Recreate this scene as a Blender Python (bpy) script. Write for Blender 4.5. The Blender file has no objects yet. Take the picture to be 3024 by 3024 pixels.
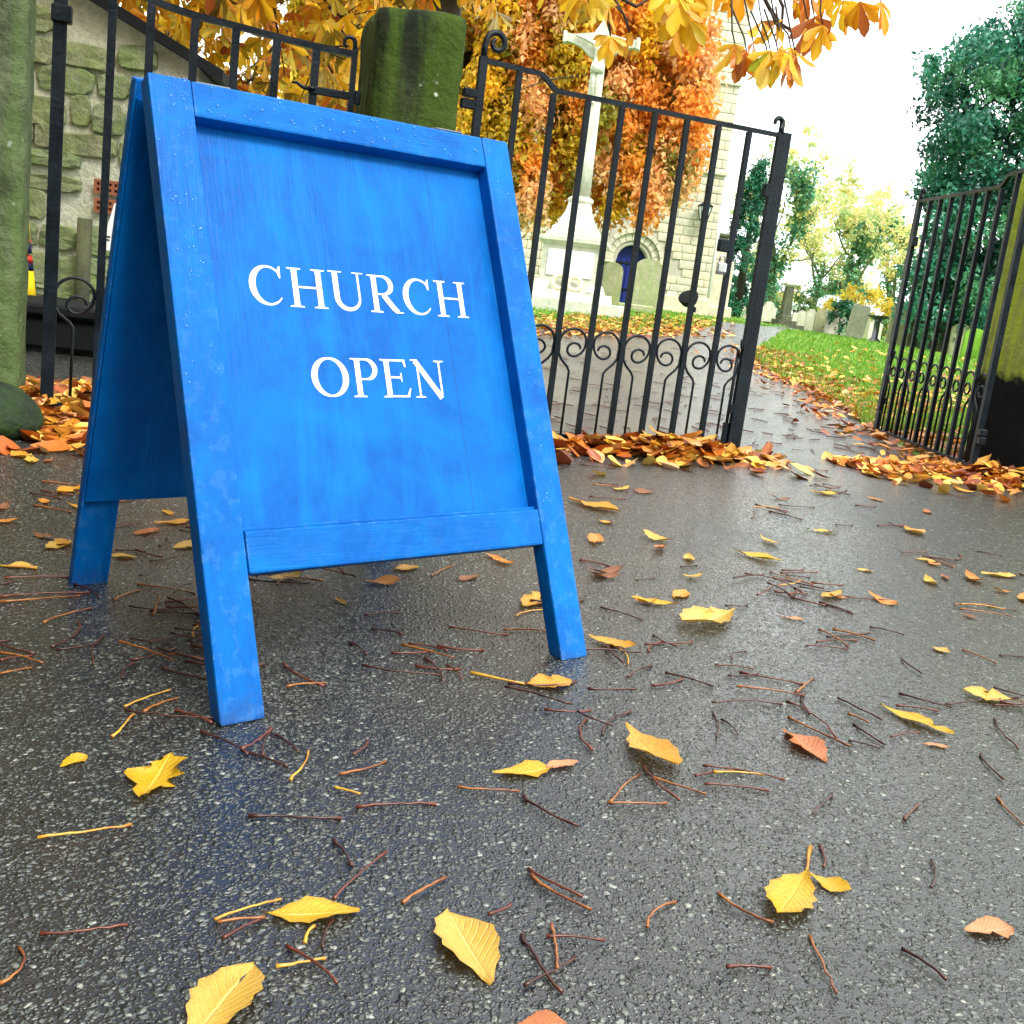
import bpy, bmesh, math, random
import numpy as np
from mathutils import Vector, Matrix

# ------------------------------------------------------------------ camera, sky, sun, exposure
SC = bpy.context.scene
COL = SC.collection
F_PX, PITCH, ROLL, CAM_H = 3250.0, math.radians(11.77), math.radians(7.16), 0.70
_F = np.array([0, math.cos(PITCH), -math.sin(PITCH)])
_R0 = np.array([1.0, 0, 0]); _U0 = np.cross(_R0, _F)
_R = math.cos(ROLL)*_R0 + math.sin(ROLL)*_U0
_U = -math.sin(ROLL)*_R0 + math.cos(ROLL)*_U0
CAMP = np.array([0, 0, CAM_H])
cd = bpy.data.cameras.new('camera'); cam = bpy.data.objects.new('camera', cd); COL.objects.link(cam)
cd.sensor_fit = 'HORIZONTAL'; cd.sensor_width = 36.0; cd.lens = 36.0*F_PX/3024.0
cd.clip_start = 0.02; cd.clip_end = 2000
m = Matrix(((_R[0], _U[0], -_F[0], 0), (_R[1], _U[1], -_F[1], 0), (_R[2], _U[2], -_F[2], CAM_H), (0, 0, 0, 1)))
cam.matrix_world = m
SC.camera = cam

SUN_EL, SUN_AZ = math.radians(52), math.radians(142)      # azimuth clockwise from +Y: behind the camera, to the right
world = bpy.data.worlds.new('World'); SC.world = world; world.use_nodes = True
wn = world.node_tree; wn.nodes.clear()
sky = wn.nodes.new('ShaderNodeTexSky'); sky.sky_type = 'NISHITA'; sky.sun_disc = False
sky.sun_elevation = SUN_EL; sky.sun_rotation = SUN_AZ
sky.air_density = 1.0; sky.dust_density = 2.0; sky.ozone_density = 1.0
hs_ = wn.nodes.new('ShaderNodeHueSaturation'); hs_.inputs['Saturation'].default_value = 0.25
mx = wn.nodes.new('ShaderNodeMix'); mx.data_type = 'RGBA'; mx.inputs[0].default_value = 0.75
mx.inputs[7].default_value = (8.8, 9.3, 9.35, 1)            # even overcast cloud over the clear-sky model
bg = wn.nodes.new('ShaderNodeBackground'); bg.inputs[1].default_value = 0.14
wo = wn.nodes.new('ShaderNodeOutputWorld')
wn.links.new(sky.outputs[0], hs_.inputs['Color']); wn.links.new(hs_.outputs[0], mx.inputs[6])
wn.links.new(mx.outputs[2], bg.inputs[0]); wn.links.new(bg.outputs[0], wo.inputs[0])
sl = bpy.data.lights.new('sun', 'SUN'); sl.energy = 1.5; sl.angle = math.radians(14); sl.color = (1.0, 0.96, 0.9)
sun = bpy.data.objects.new('sun', sl); COL.objects.link(sun)
_sd = Vector((math.sin(SUN_AZ)*math.cos(SUN_EL), math.cos(SUN_AZ)*math.cos(SUN_EL), math.sin(SUN_EL)))
sun.rotation_euler = _sd.to_track_quat('Z', 'Y').to_euler()
SC.view_settings.view_transform = 'Standard'; SC.view_settings.look = 'None'
SC.view_settings.exposure = 1.4; SC.view_settings.gamma = 1.0; SC.view_settings.use_curve_mapping = False

random.seed(7); RNG = np.random.default_rng(11)
PI = math.pi

# ------------------------------------------------------------------ terrain and pixel helpers
def sstep(a, b, x):
    t = np.clip((np.asarray(x, float)-a)/(b-a), 0, 1); return t*t*(3-2*t)
_PY = [-60, 0, 3.5, 5, 7, 10, 14, 20, 28, 40, 80, 900]; _PZ = [-1.2, 0, .085, .105, .118, .15, .19, .235, .29, .36, .45, .6]
def G(x, y):
    x = np.asarray(x, float); y = np.asarray(y, float)
    z = np.interp(y, _PY, _PZ)
    z = z + .0129*np.clip(x, -3, 3)*(1-sstep(2.5, 5, y))
    z = z + .17*np.exp(-((x-1)**2/60.+(y-22)**2/60.))
    return z - .17*sstep(7.5, 10.5, x)*sstep(14, 24, y)
def _ss(a, b, x):
    t = min(1.0, max(0.0, (x-a)/(b-a))); return t*t*(3-2*t)
def g1(x, y):
    x = float(x); y = float(y); z = _PZ[-1]
    for i in range(len(_PY)-1):
        if y < _PY[i+1]:
            z = _PZ[i]+(_PZ[i+1]-_PZ[i])*max(0.0, (y-_PY[i]))/(_PY[i+1]-_PY[i]); break
    z += .0129*min(3, max(-3, x))*(1-_ss(2.5, 5, y))
    z += .17*math.exp(-((x-1)**2/60.+(y-22)**2/60.))
    return z-.17*_ss(7.5, 10.5, x)*_ss(14, 24, y)
def ray(x, y): return _F + _R*(x-1512)/F_PX - _U*(y-1512)/F_PX
def at_y(x, y, Y): d = ray(x, y); return CAMP + d*Y/d[1]
def px_ground(x, y, lift=0.0):
    d = ray(x, y); dx, dy, dz = float(d[0]), float(d[1]), float(d[2]); lo, t = 0.2, 0.2
    while t < 400:
        if CAM_H+dz*t < g1(dx*t, dy*t)+lift: break
        lo = t; t *= 1.06
    hi = t
    for _ in range(24):
        mid = (lo+hi)/2
        if CAM_H+dz*mid < g1(dx*mid, dy*mid)+lift: hi = mid
        else: lo = mid
    return CAMP+d*hi
def on_ground(px, D, py=900):
    p = at_y(px, py, D); return np.array([p[0], p[1], g1(p[0], p[1])])
ROAD_LIFT = 0.007

# ------------------------------------------------------------------ materials
def new_mat(name):
    mt = bpy.data.materials.new(name); mt.use_nodes = True
    nt = mt.node_tree; b = nt.nodes['Principled BSDF']
    return mt, nt, b
def N(nt, typ, **kw):
    n = nt.nodes.new(typ)
    for k, v in kw.items():
        if k.startswith('_'): setattr(n, k[1:], v)
        else:
            n.inputs[k.replace('__', ' ')].default_value = v
    return n
def ramp(nt, fac, stops, interp='LINEAR'):
    r = nt.nodes.new('ShaderNodeValToRGB'); r.color_ramp.interpolation = interp
    el = r.color_ramp.elements
    while len(el) < len(stops): el.new(0.5)
    for e, (p, c) in zip(el, stops):
        e.position = p; e.color = (c, c, c, 1) if isinstance(c, (int, float)) else (*c, 1)
    nt.links.new(fac, r.inputs[0]); return r.outputs[0]
def mix(nt, fac, a, b, mode='MIX'):
    n = nt.nodes.new('ShaderNodeMix'); n.data_type = 'RGBA'; n.blend_type = mode
    for s, v in ((0, fac), (6, a), (7, b)):
        if isinstance(v, bpy.types.NodeSocket): nt.links.new(v, n.inputs[s])
        elif isinstance(v, (int, float)): n.inputs[s].default_value = v
        else: n.inputs[s].default_value = (*v, 1)
    return n.outputs[2]
def coords(nt, kind='Object', scale=None):
    c = nt.nodes.new('ShaderNodeTexCoord').outputs[kind]
    if scale is not None:
        mp = nt.nodes.new('ShaderNodeMapping'); mp.inputs['Scale'].default_value = scale
        nt.links.new(c, mp.inputs[0]); return mp.outputs[0]
    return c
def world_pos(nt): return nt.nodes.new('ShaderNodeNewGeometry').outputs['Position']
def noise(nt, vec, scale, detail=4, rough=.55, dist=0):
    n = N(nt, 'ShaderNodeTexNoise', Scale=scale, Detail=detail, Roughness=rough, Distortion=dist)
    nt.links.new(vec, n.inputs['Vector']); return n.outputs[0]
def vor(nt, vec, scale, feature='F1', out='Distance', rnd=1.0):
    n = nt.nodes.new('ShaderNodeTexVoronoi'); n.feature = feature; n.inputs['Scale'].default_value = scale
    n.inputs['Randomness'].default_value = rnd
    nt.links.new(vec, n.inputs['Vector']); return n.outputs[out]
def bump(nt, b, hgt, strength, dist, normal=None, to='Normal'):
    n = N(nt, 'ShaderNodeBump', Strength=strength, Distance=dist)
    nt.links.new(hgt, n.inputs['Height'])
    if normal is not None: nt.links.new(normal, n.inputs['Normal'])
    if b is not None: nt.links.new(n.outputs[0], b.inputs[to])
    return n.outputs[0]
def math_n(nt, op, a, b=None, c=None):
    n = nt.nodes.new('ShaderNodeMath'); n.operation = op
    for i, v in enumerate((a, b, c)):
        if v is None: continue
        if isinstance(v, bpy.types.NodeSocket): nt.links.new(v, n.inputs[i])
        else: n.inputs[i].default_value = v
    return n.outputs[0]

M = {}
def mat_tarmac():
    mt, nt, b = new_mat('wet_tarmac'); p = world_pos(nt)
    wob = nt.nodes.new('ShaderNodeTexNoise'); wob.inputs['Scale'].default_value = 70
    nt.links.new(p, wob.inputs['Vector'])
    va = nt.nodes.new('ShaderNodeVectorMath'); va.operation = 'MULTIPLY_ADD'
    va.inputs[1].default_value = (.012, .012, .012)
    nt.links.new(wob.outputs['Color'], va.inputs[0]); nt.links.new(p, va.inputs[2])
    def cells(scale):
        c = nt.nodes.new('ShaderNodeTexVoronoi'); c.inputs['Scale'].default_value = scale
        nt.links.new(va.outputs[0], c.inputs['Vector'])
        sp = nt.nodes.new('ShaderNodeSeparateColor'); nt.links.new(c.outputs['Color'], sp.inputs[0])
        dome = ramp(nt, c.outputs['Distance'], [(.15, 1), (.60, 0)])
        return sp.outputs[0], sp.outputs[1], dome
    r1, q1, d1 = cells(120); r2, q2, d2 = cells(230)
    s1 = ramp(nt, r1, [(0, (.010, .012, .010)), (.35, (.030, .037, .031)), (.7, (.075, .088, .074)), (.93, (.15, .165, .14)), (1, (.30, .32, .27))])
    s2 = ramp(nt, r2, [(0, (.006, .008, .007)), (.5, (.026, .032, .026)), (.85, (.068, .078, .065)), (1, (.16, .175, .145))])
    big1 = math_n(nt, 'MULTIPLY', d1, ramp(nt, q1, [(.45, 0), (.60, 1)]))        # only some cells hold a big stone
    m1 = ramp(nt, big1, [(.15, 0), (.40, 1)])
    m2 = ramp(nt, math_n(nt, 'MULTIPLY', d2, ramp(nt, q2, [(.15, .2), (.5, 1)])), [(.12, 0), (.45, 1)])
    col = mix(nt, m2, (.004, .005, .005), s2); col = mix(nt, m1, col, s1)
    big = noise(nt, p, 1.7, 6, .65, .4)
    col = mix(nt, ramp(nt, big, [(.42, 0), (.72, .5)]), col, mix(nt, 1.0, col, (.50, .50, .42), 'MULTIPLY'))
    nt.links.new(col, b.inputs['Base Color'])
    wet = noise(nt, p, .9, 5, .65, .6)
    nt.links.new(ramp(nt, wet, [(.35, .34), (.65, .58)]), b.inputs['Roughness'])
    b.inputs['Specular IOR Level'].default_value = .45
    nt.links.new(ramp(nt, wet, [(.36, 1.0), (.68, .7)]), b.inputs['Coat Weight']); b.inputs['Coat IOR'].default_value = 1.5
    nt.links.new(ramp(nt, wet, [(.36, .12), (.66, .26)]), b.inputs['Coat Roughness'])
    hgt = math_n(nt, 'ADD', math_n(nt, 'MULTIPLY', big1, 1.3), math_n(nt, 'MULTIPLY', d2, q2))
    hgt = math_n(nt, 'ADD', hgt, math_n(nt, 'MULTIPLY', noise(nt, p, 500, 2), .25))
    bump(nt, b, hgt, 1.0, .0032)
    bump(nt, b, hgt, .85, .0024, to='Coat Normal')
    return mt
def mat_blue(name, axis=2, worn_edges=True):
    mt, nt, b = new_mat(name); o = coords(nt, 'Object')
    sc = [70, 70, 70]; sc[axis] = 4
    s2 = [11, 11, 11]; s2[axis] = 2.2
    gr = noise(nt, coords(nt, 'Object', sc), 2.4, 5, .6, .4)
    strk = noise(nt, coords(nt, 'Object', s2), 1.6, 5, .65, .8)
    blot = noise(nt, o, 6, 6, .7, .6)
    c = mix(nt, ramp(nt, blot, [(.38, 0), (.62, 1)]), (.000, .080, .33), (.000, .125, .45))
    c = mix(nt, ramp(nt, strk, [(.48, 0), (.75, .45)]), c, (.000, .195, .56))
    c = mix(nt, ramp(nt, gr, [(.64, 0), (.80, .28)]), c, (.004, .25, .62))
    worn = noise(nt, o, 26, 6, .75)
    c = mix(nt, ramp(nt, worn, [(.70, 0), (.74, .55)]), c, (.002, .03, .26))
    chip = noise(nt, o, 90, 4, .7)
    c = mix(nt, ramp(nt, chip, [(.76, 0), (.78, .5)]), c, (.05, .30, .70))
    wz_ = nt.nodes.new('ShaderNodeSeparateXYZ'); nt.links.new(world_pos(nt), wz_.inputs[0])
    mud = ramp(nt, math_n(nt, 'ADD', wz_.outputs[2], math_n(nt, 'MULTIPLY', noise(nt, o, 30, 6, .7), .12)), [(.085, .7), (.14, 0)])
    c = mix(nt, mud, c, (.03, .06, .16))
    if worn_edges:
        geo = nt.nodes.new('ShaderNodeNewGeometry')
        edge = math_n(nt, 'MULTIPLY', ramp(nt, geo.outputs['Pointiness'], [(.56, 0), (.66, 1)]), ramp(nt, noise(nt, o, 35, 5, .7), [(.52, 0), (.60, 1)]))
        c = mix(nt, edge, c, (.14, .34, .60))
    nt.links.new(c, b.inputs['Base Color'])
    nt.links.new(ramp(nt, blot, [(.3, .30), (.7, .55)]), b.inputs['Roughness'])
    b.inputs['Specular IOR Level'].default_value = .10
    h = math_n(nt, 'ADD', math_n(nt, 'ADD', math_n(nt, 'MULTIPLY', gr, .7), math_n(nt, 'MULTIPLY', blot, .8)), math_n(nt, 'MULTIPLY', worn, .35))
    bump(nt, b, h, .7, .0026)
    return mt
def mat_iron():
    mt, nt, b = new_mat('black_painted_iron'); o = world_pos(nt)
    n1 = noise(nt, o, 90, 4, .6); n2 = noise(nt, o, 9, 4, .6)
    c = mix(nt, ramp(nt, n2, [(.4, 0), (.7, 1)]), (.003, .006, .009), (.008, .014, .020))
    c = mix(nt, ramp(nt, noise(nt, o, 30, 6, .7), [(.72, 0), (.78, .5)]), c, (.03, .02, .014))
    nt.links.new(c, b.inputs['Base Color']); nt.links.new(ramp(nt, n2, [(.3, .28), (.7, .5)]), b.inputs['Roughness'])
    b.inputs['Specular IOR Level'].default_value = .22
    b.inputs['Coat Weight'].default_value = .0; b.inputs['Coat Roughness'].default_value = .2
    bump(nt, b, n1, .6, .003)
    return mt
def mat_stone(name, base, dark, moss, mossamt, scale=6, dark_base_z=None, lichen=.5, streak=True):
    mt, nt, b = new_mat(name); o = world_pos(nt)
    n1 = noise(nt, o, scale, 6, .65, .3); n2 = noise(nt, o, scale*5, 5, .65)
    c = mix(nt, ramp(nt, n1, [(.32, 0), (.68, 1)]), dark, base)
    c = mix(nt, ramp(nt, n2, [(.45, 0), (.75, .5)]), c, tuple(v*.45 for v in dark))
    if streak:
        st = noise(nt, coords(nt, 'Object', (9, 9, 1.1)), 1.5, 5, .6, .3)
        c = mix(nt, ramp(nt, st, [(.50-mossamt*.18, 0), (.62-mossamt*.1, mossamt)]), c, moss)
    else:
        c = mix(nt, ramp(nt, noise(nt, o, scale*.6, 5, .65), [(.42, 0), (.62, mossamt)]), c, moss)
    if lichen:
        lv = math_n(nt, 'MULTIPLY', ramp(nt, vor(nt, o, 34), [(.10, 1), (.30, 0)]), ramp(nt, noise(nt, o, 9, 5, .7), [(.56, 0), (.66, lichen)]))
        c = mix(nt, lv, c, (.55, .58, .50))
    if dark_base_z is not None:
        sx = nt.nodes.new('ShaderNodeSeparateXYZ'); nt.links.new(o, sx.inputs[0])
        zz = math_n(nt, 'ADD', sx.outputs[2], math_n(nt, 'MULTIPLY', math_n(nt, 'SUBTRACT', noise(nt, o, 7, 5, .7), .5), .28))
        wb = ramp(nt, zz, [(dark_base_z-.03, 1), (dark_base_z+.03, 0)])  # stone turns near-black below this height, with a ragged edge
        c = mix(nt, wb, c, (.006, .008, .009))
    nt.links.new(c, b.inputs['Base Color']); b.inputs['Roughness'].default_value = .82; b.inputs['Specular IOR Level'].default_value = .12
    h = math_n(nt, 'ADD', n2, math_n(nt, 'MULTIPLY', n1, 2.0))
    bump(nt, b, h, .9, .012)
    return mt
def mat_plain(name, col, rough=.6, metal=0, var=.25, scale=12, bmp=.002):
    mt, nt, b = new_mat(name); o = world_pos(nt)
    n1 = noise(nt, o, scale, 5, .6)
    nt.links.new(mix(nt, n1, tuple(v*(1-var) for v in col), tuple(min(1, v*(1+var)) for v in col)), b.inputs['Base Color'])
    b.inputs['Roughness'].default_value = rough; b.inputs['Metallic'].default_value = metal; b.inputs['Specular IOR Level'].default_value = .25
    bump(nt, b, n1, .4, bmp)
    return mt
def mat_foliage(name, trans=.35, rough=.5, tint=(1, 1, 1)):
    """leaf colour comes from the per-leaf colour attribute"""
    mt, nt, b = new_mat(name)
    at = nt.nodes.new('ShaderNodeAttribute'); at.attribute_name = 'Col'
    col = mix(nt, 1.0, at.outputs['Color'], tint, 'MULTIPLY')
    n1 = noise(nt, world_pos(nt), 40, 3, .6)
    col = mix(nt, ramp(nt, n1, [(.4, 0), (.75, .4)]), col, mix(nt, 1.0, col, (.70, .60, .5), 'MULTIPLY'))
    nt.links.new(col, b.inputs['Base Color']); b.inputs['Roughness'].default_value = rough
    tr = nt.nodes.new('ShaderNodeBsdfTranslucent'); nt.links.new(col, tr.inputs[0])
    ms = nt.nodes.new('ShaderNodeMixShader'); ms.inputs[0].default_value = trans
    nt.links.new(b.outputs[0], ms.inputs[1]); nt.links.new(tr.outputs[0], ms.inputs[2])
    nt.links.new(ms.outputs[0], nt.nodes['Material Output'].inputs[0])
    return mt
def mat_leaf(name, c1, c2, rib, spot=(.16, .065, .014), spots=.75):
    """single fallen leaf: midrib and side veins from its UV, blotches from noise"""
    mt, nt, b = new_mat(name)
    uv = nt.nodes.new('ShaderNodeUVMap'); sx = nt.nodes.new('ShaderNodeSeparateXYZ'); nt.links.new(uv.outputs[0], sx.inputs[0])
    au = math_n(nt, 'ABSOLUTE', math_n(nt, 'SUBTRACT', sx.outputs[0], .5))
    oi = nt.nodes.new('ShaderNodeObjectInfo')
    pos = coords(nt, 'Object')
    off = nt.nodes.new('ShaderNodeVectorMath'); off.operation = 'ADD'; nt.links.new(pos, off.inputs[0])
    cmb = nt.nodes.new('ShaderNodeCombineXYZ'); nt.links.new(math_n(nt, 'MULTIPLY', oi.outputs['Random'], 37.0), cmb.inputs[0])
    nt.links.new(cmb.outputs[0], off.inputs[1])
    n1 = noise(nt, off.outputs[0], 26, 5, .6)
    c = mix(nt, ramp(nt, n1, [(.35, 0), (.65, 1)]), c1, c2)
    ph = math_n(nt, 'FRACT', math_n(nt, 'MULTIPLY', math_n(nt, 'SUBTRACT', sx.outputs[1], math_n(nt, 'MULTIPLY', au, .55)), 11.0))
    vein = ramp(nt, math_n(nt, 'ABSOLUTE', math_n(nt, 'SUBTRACT', ph, .5)), [(.04, 1), (.14, 0)])
    midr = ramp(nt, au, [(.012, 1), (.04, 0)])
    vn = math_n(nt, 'MAXIMUM', math_n(nt, 'MULTIPLY', vein, .6), midr)
    c = mix(nt, math_n(nt, 'MULTIPLY', vn, .75), c, rib)
    edge = math_n(nt, 'MULTIPLY', ramp(nt, au, [(.30, 0), (.5, 1)]), ramp(nt, noise(nt, off.outputs[0], 60, 4, .6), [(.45, 0), (.65, spots)]))
    c = mix(nt, edge, c, spot)
    sp = ramp(nt, vor(nt, off.outputs[0], 75), [(.10, spots), (.2, 0)])
    c = mix(nt, math_n(nt, 'MULTIPLY', sp, ramp(nt, noise(nt, off.outputs[0], 18, 3), [(.55, 0), (.65, 1)])), c, spot)
    nt.links.new(c, b.inputs['Base Color']); b.inputs['Roughness'].default_value = .38
    bump(nt, b, math_n(nt, 'MULTIPLY', vn, -1.0), .7, .0015)
    tr = nt.nodes.new('ShaderNodeBsdfTranslucent'); nt.links.new(c, tr.inputs[0])
    ms = nt.nodes.new('ShaderNodeMixShader'); ms.inputs[0].default_value = .15
    nt.links.new(b.outputs[0], ms.inputs[1]); nt.links.new(tr.outputs[0], ms.inputs[2])
    nt.links.new(ms.outputs[0], nt.nodes['Material Output'].inputs[0])
    return mt
def mat_stalk(name, c1, c2):
    mt, nt, b = new_mat(name); o = coords(nt, 'Object')
    n1 = noise(nt, o, 30, 4, .6)
    nt.links.new(mix(nt, ramp(nt, n1, [(.4, 0), (.6, 1)]), c1, c2), b.inputs['Base Color'])
    b.inputs['Roughness'].default_value = .35
    return mt
def mat_grass_ground():
    mt, nt, b = new_mat('lawn'); p = world_pos(nt)
    n1 = noise(nt, p, 1.3, 6, .7); n2 = noise(nt, p, 25, 4, .6)
    c = mix(nt, ramp(nt, n1, [(.35, 0), (.65, 1)]), (.07, .20, .012), (.15, .33, .02))
    c = mix(nt, ramp(nt, n2, [(.4, 0), (.8, .6)]), c, (.03, .07, .010))
    nt.links.new(c, b.inputs['Base Color']); b.inputs['Roughness'].default_value = .8
    bump(nt, b, n2, .8, .03)
    return mt

M['tarmac'] = mat_tarmac(); M['blue'] = mat_blue('blue_paint'); M['blue_rail'] = mat_blue('blue_rail_paint', 0); M['blue_panel'] = mat_blue('blue_panel_paint', 2, False); M['iron'] = mat_iron()
M['white_letter'], nt_, b_ = new_mat('cream_lettering')
_o = world_pos(nt_); _c = mix(nt_, noise(nt_, _o, 60, 4, .6), (.70, .71, .62), (.82, .82, .74))
_c = mix(nt_, ramp(nt_, noise(nt_, _o, 150, 5, .7), [(.70, 0), (.74, .7)]), _c, (.10, .30, .62))
nt_.links.new(_c, b_.inputs['Base Color']); b_.inputs['Roughness'].default_value = .5; bump(nt_, b_, noise(nt_, _o, 200, 3), .4, .0006)
M['pier'] = mat_stone('mossy_pier_stone', (.036, .048, .018), (.007, .011, .006), (.055, .10, .008), .6, 5, lichen=.9)
M['pier_left'] = mat_stone('lichened_pier_stone', (.15, .18, .10), (.045, .058, .036), (.09, .155, .035), .55, 7, lichen=.7)
M['pier_right'] = mat_stone('mossy_streaked_pier_stone', (.30, .30, .14), (.14, .16, .07), (.34, .44, .04), .9, 4, dark_base_z=.56, lichen=.3)
M['boulder'] = mat_stone('mossy_boulder_stone', (.035, .05, .03), (.014, .022, .016), (.035, .085, .012), .8, 8, lichen=.3, streak=False)
M['rubble'] = mat_stone('rubble_stone', (.40, .45, .28), (.16, .20, .11), (.22, .32, .08), .7, 11, lichen=0, streak=False)
M['rubble2'] = mat_stone('tan_rubble_stone', (.44, .46, .28), (.21, .24, .14), (.24, .33, .09), .6, 11, lichen=0, streak=False)
M['mortar'] = mat_stone('lime_mortar', (.80, .81, .68), (.60, .63, .50), (.40, .47, .24), .4, 9, lichen=0, streak=False)
M['ashlar'] = mat_stone('church_ashlar', (.62, .57, .43), (.48, .45, .35), (.42, .42, .33), .35, 1.5, lichen=0, streak=False)
M['ashlar2'] = mat_stone('warm_church_ashlar', (.64, .57, .42), (.52, .46, .34), (.46, .43, .33), .3, 1.5, lichen=0, streak=False)
M['ashlar_joint'] = mat_plain('ashlar_joint', (.40, .37, .30), .9)
M['memorial'] = mat_stone('memorial_limestone', (.66, .66, .58), (.47, .48, .40), (.42, .45, .33), .4, 2.2, lichen=0)
M['memorial_panel'] = mat_plain('inscription_panel', (.72, .72, .69), .5, 0, .05, 8)
M['grave'] = mat_stone('gravestone_sandstone', (.44, .41, .28), (.26, .25, .16), (.24, .30, .10), .6, 2.5, lichen=.2)
M['grave_pale'] = mat_stone('pale_gravestone', (.62, .60, .49), (.45, .43, .33), (.38, .40, .24), .4, 2.5, lichen=.1)
M['grave_green'] = mat_stone('green_gravestone', (.20, .36, .06), (.12, .22, .04), (.20, .42, .04), .9, 3, lichen=.1)
M['grave_dark'] = mat_stone('dark_gravestone', (.11, .11, .08), (.05, .055, .04), (.13, .15, .06), .5, 3, lichen=.1)
M['black'] = mat_plain('black_plastic', (.004, .005, .006), .85, 0, .2)
M['slate'] = mat_plain('dark_slate', (.006, .008, .011), .7, 0, .3, 20, .006)
M['white_sign'] = mat_plain('white_sign', (.80, .82, .82), .4, 0, .04)
M['yellow'] = mat_plain('yellow_fabric', (.85, .58, .01), .5, 0, .08)
M['navy'] = mat_plain('navy_fabric', (.010, .012, .06), .5, 0, .1)
M['red'] = mat_plain('red_fabric', (.72, .05, .03), .5, 0, .1)
M['greymetal'] = mat_plain('grey_metal', (.16, .17, .18), .35, .8, .15)
M['steel'] = mat_plain('bright_steel', (.55, .55, .53), .25, 1.0, .1)
M['brick'] = mat_plain('terracotta', (.30, .11, .055), .8, 0, .25, 30)
M['door_blue'] = mat_plain('blue_door', (.010, .020, .16), .5, 0, .2)
M['lamp_glass'] = mat_plain('frosted_glass', (.72, .76, .78), .2, 0, .05)
M['bark'] = mat_plain('bark', (.055, .045, .033), .9, 0, .45, 9, .03)
M['bark_green'] = mat_plain('mossy_bark', (.10, .12, .05), .9, 0, .4, 9, .03)
M['render'] = mat_plain('pale_render', (.66, .70, .72), .8, 0, .06, 2)
M['roof_grey'] = mat_plain('grey_roof', (.42, .48, .52), .7, 0, .1, 2)
M['lawn'] = mat_grass_ground()
M['grass'] = mat_foliage('grass_blades', .3, .55)
M['beech'] = mat_foliage('beech_leaves', .55, .5)
M['chestnut'] = mat_foliage('chestnut_leaves', .40, .45)
M['green_leaf'] = mat_foliage('green_leaves', .25, .35)
M['litter'] = mat_foliage('leaf_litter', .12, .42)
LEAFM = {
 'yellow': mat_leaf('yellow_leaf', (.50, .27, .004), (.62, .36, .008), (.70, .48, .07)),
 'pale':   mat_leaf('pale_yellow_leaf', (.60, .37, .055), (.52, .30, .04), (.72, .52, .16)),
 'gold':   mat_leaf('golden_leaf', (.48, .20, .008), (.60, .29, .02), (.70, .42, .10)),
 'orange': mat_leaf('orange_leaf', (.46, .14, .012), (.60, .23, .03), (.80, .45, .12)),
 'rust':   mat_leaf('rust_leaf', (.34, .085, .018), (.48, .15, .04), (.60, .30, .14)),
 'brown':  mat_leaf('brown_leaf', (.16, .05, .016), (.26, .09, .03), (.40, .18, .08)),
 'copper': mat_leaf('copper_leaf', (.50, .19, .07), (.60, .27, .12), (.66, .36, .20)),
}
STM = {
 'dark':   mat_stalk('dark_stalk', (.035, .011, .008), (.075, .022, .013)),
 'red':    mat_stalk('red_stalk', (.085, .018, .009), (.15, .034, .014)),
 'amber':  mat_stalk('amber_stalk', (.34, .12, .02), (.14, .038, .014)),
 'yellow': mat_stalk('yellow_stalk', (.62, .36, .04), (.40, .15, .02)),
}
LITTER = np.array([(.72, .29, .03), (.80, .40, .05), (.60, .18, .02), (.42, .095, .015), (.26, .055, .014), (.84, .52, .09), (.74, .40, .16), (.18, .04, .012), (.88, .58, .12), (.52, .14, .02)])

# ------------------------------------------------------------------ object helpers
def link(o, parent=None):
    COL.objects.link(o)
    if parent is not None: o.parent = parent
    return o
def tag(o, label, cat, group=None):
    o['label'] = label; o['category'] = cat
    if group: o['group'] = group
    return o
def empty(name, loc, rz=0.0, label=None, cat=None, group=None):
    o = bpy.data.objects.new(name, None); o.empty_display_size = .1
    o.location = loc; o.rotation_euler = (0, 0, rz); COL.objects.link(o)
    if label: tag(o, label, cat, group)
    return o
def mesh_obj(name, verts, faces, mat, parent=None, smooth=False):
    me = bpy.data.meshes.new(name); me.from_pydata([tuple(v) for v in verts], [], faces); me.validate()
    if mat is not None: me.materials.append(mat)
    if smooth: me.polygons.foreach_set('use_smooth', [True]*len(me.polygons))
    return link(bpy.data.objects.new(name, me), parent)
def bm_obj(name, bm, mat, parent=None, smooth=False):
    me = bpy.data.meshes.new(name); bm.to_mesh(me); bm.free()
    if mat is not None: me.materials.append(mat)
    if smooth: me.polygons.foreach_set('use_smooth', [True]*len(me.polygons))
    return link(bpy.data.objects.new(name, me), parent)
def box_bm(x0, x1, y0, y1, z0, z1, bev=0.0, seg=1, bm=None):
    own = bm is None
    b = bmesh.new()
    vs = [b.verts.new(v) for v in ((x0,y0,z0),(x1,y0,z0),(x1,y1,z0),(x0,y1,z0),(x0,y0,z1),(x1,y0,z1),(x1,y1,z1),(x0,y1,z1))]
    for f in ((3,2,1,0),(4,5,6,7),(0,1,5,4),(1,2,6,5),(2,3,7,6),(3,0,4,7)): b.faces.new([vs[i] for i in f])
    if bev > 0: bmesh.ops.bevel(b, geom=b.edges[:], offset=bev, segments=seg, affect='EDGES', profile=.6)
    if own: return b
    me = bpy.data.meshes.new('tmp'); b.to_mesh(me); b.free(); bm.from_mesh(me); bpy.data.meshes.remove(me); return bm
def box(name, x0, x1, y0, y1, z0, z1, mat, parent=None, bev=0.0, seg=1):
    return bm_obj(name, box_bm(x0, x1, y0, y1, z0, z1, bev, seg), mat, parent)
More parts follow.
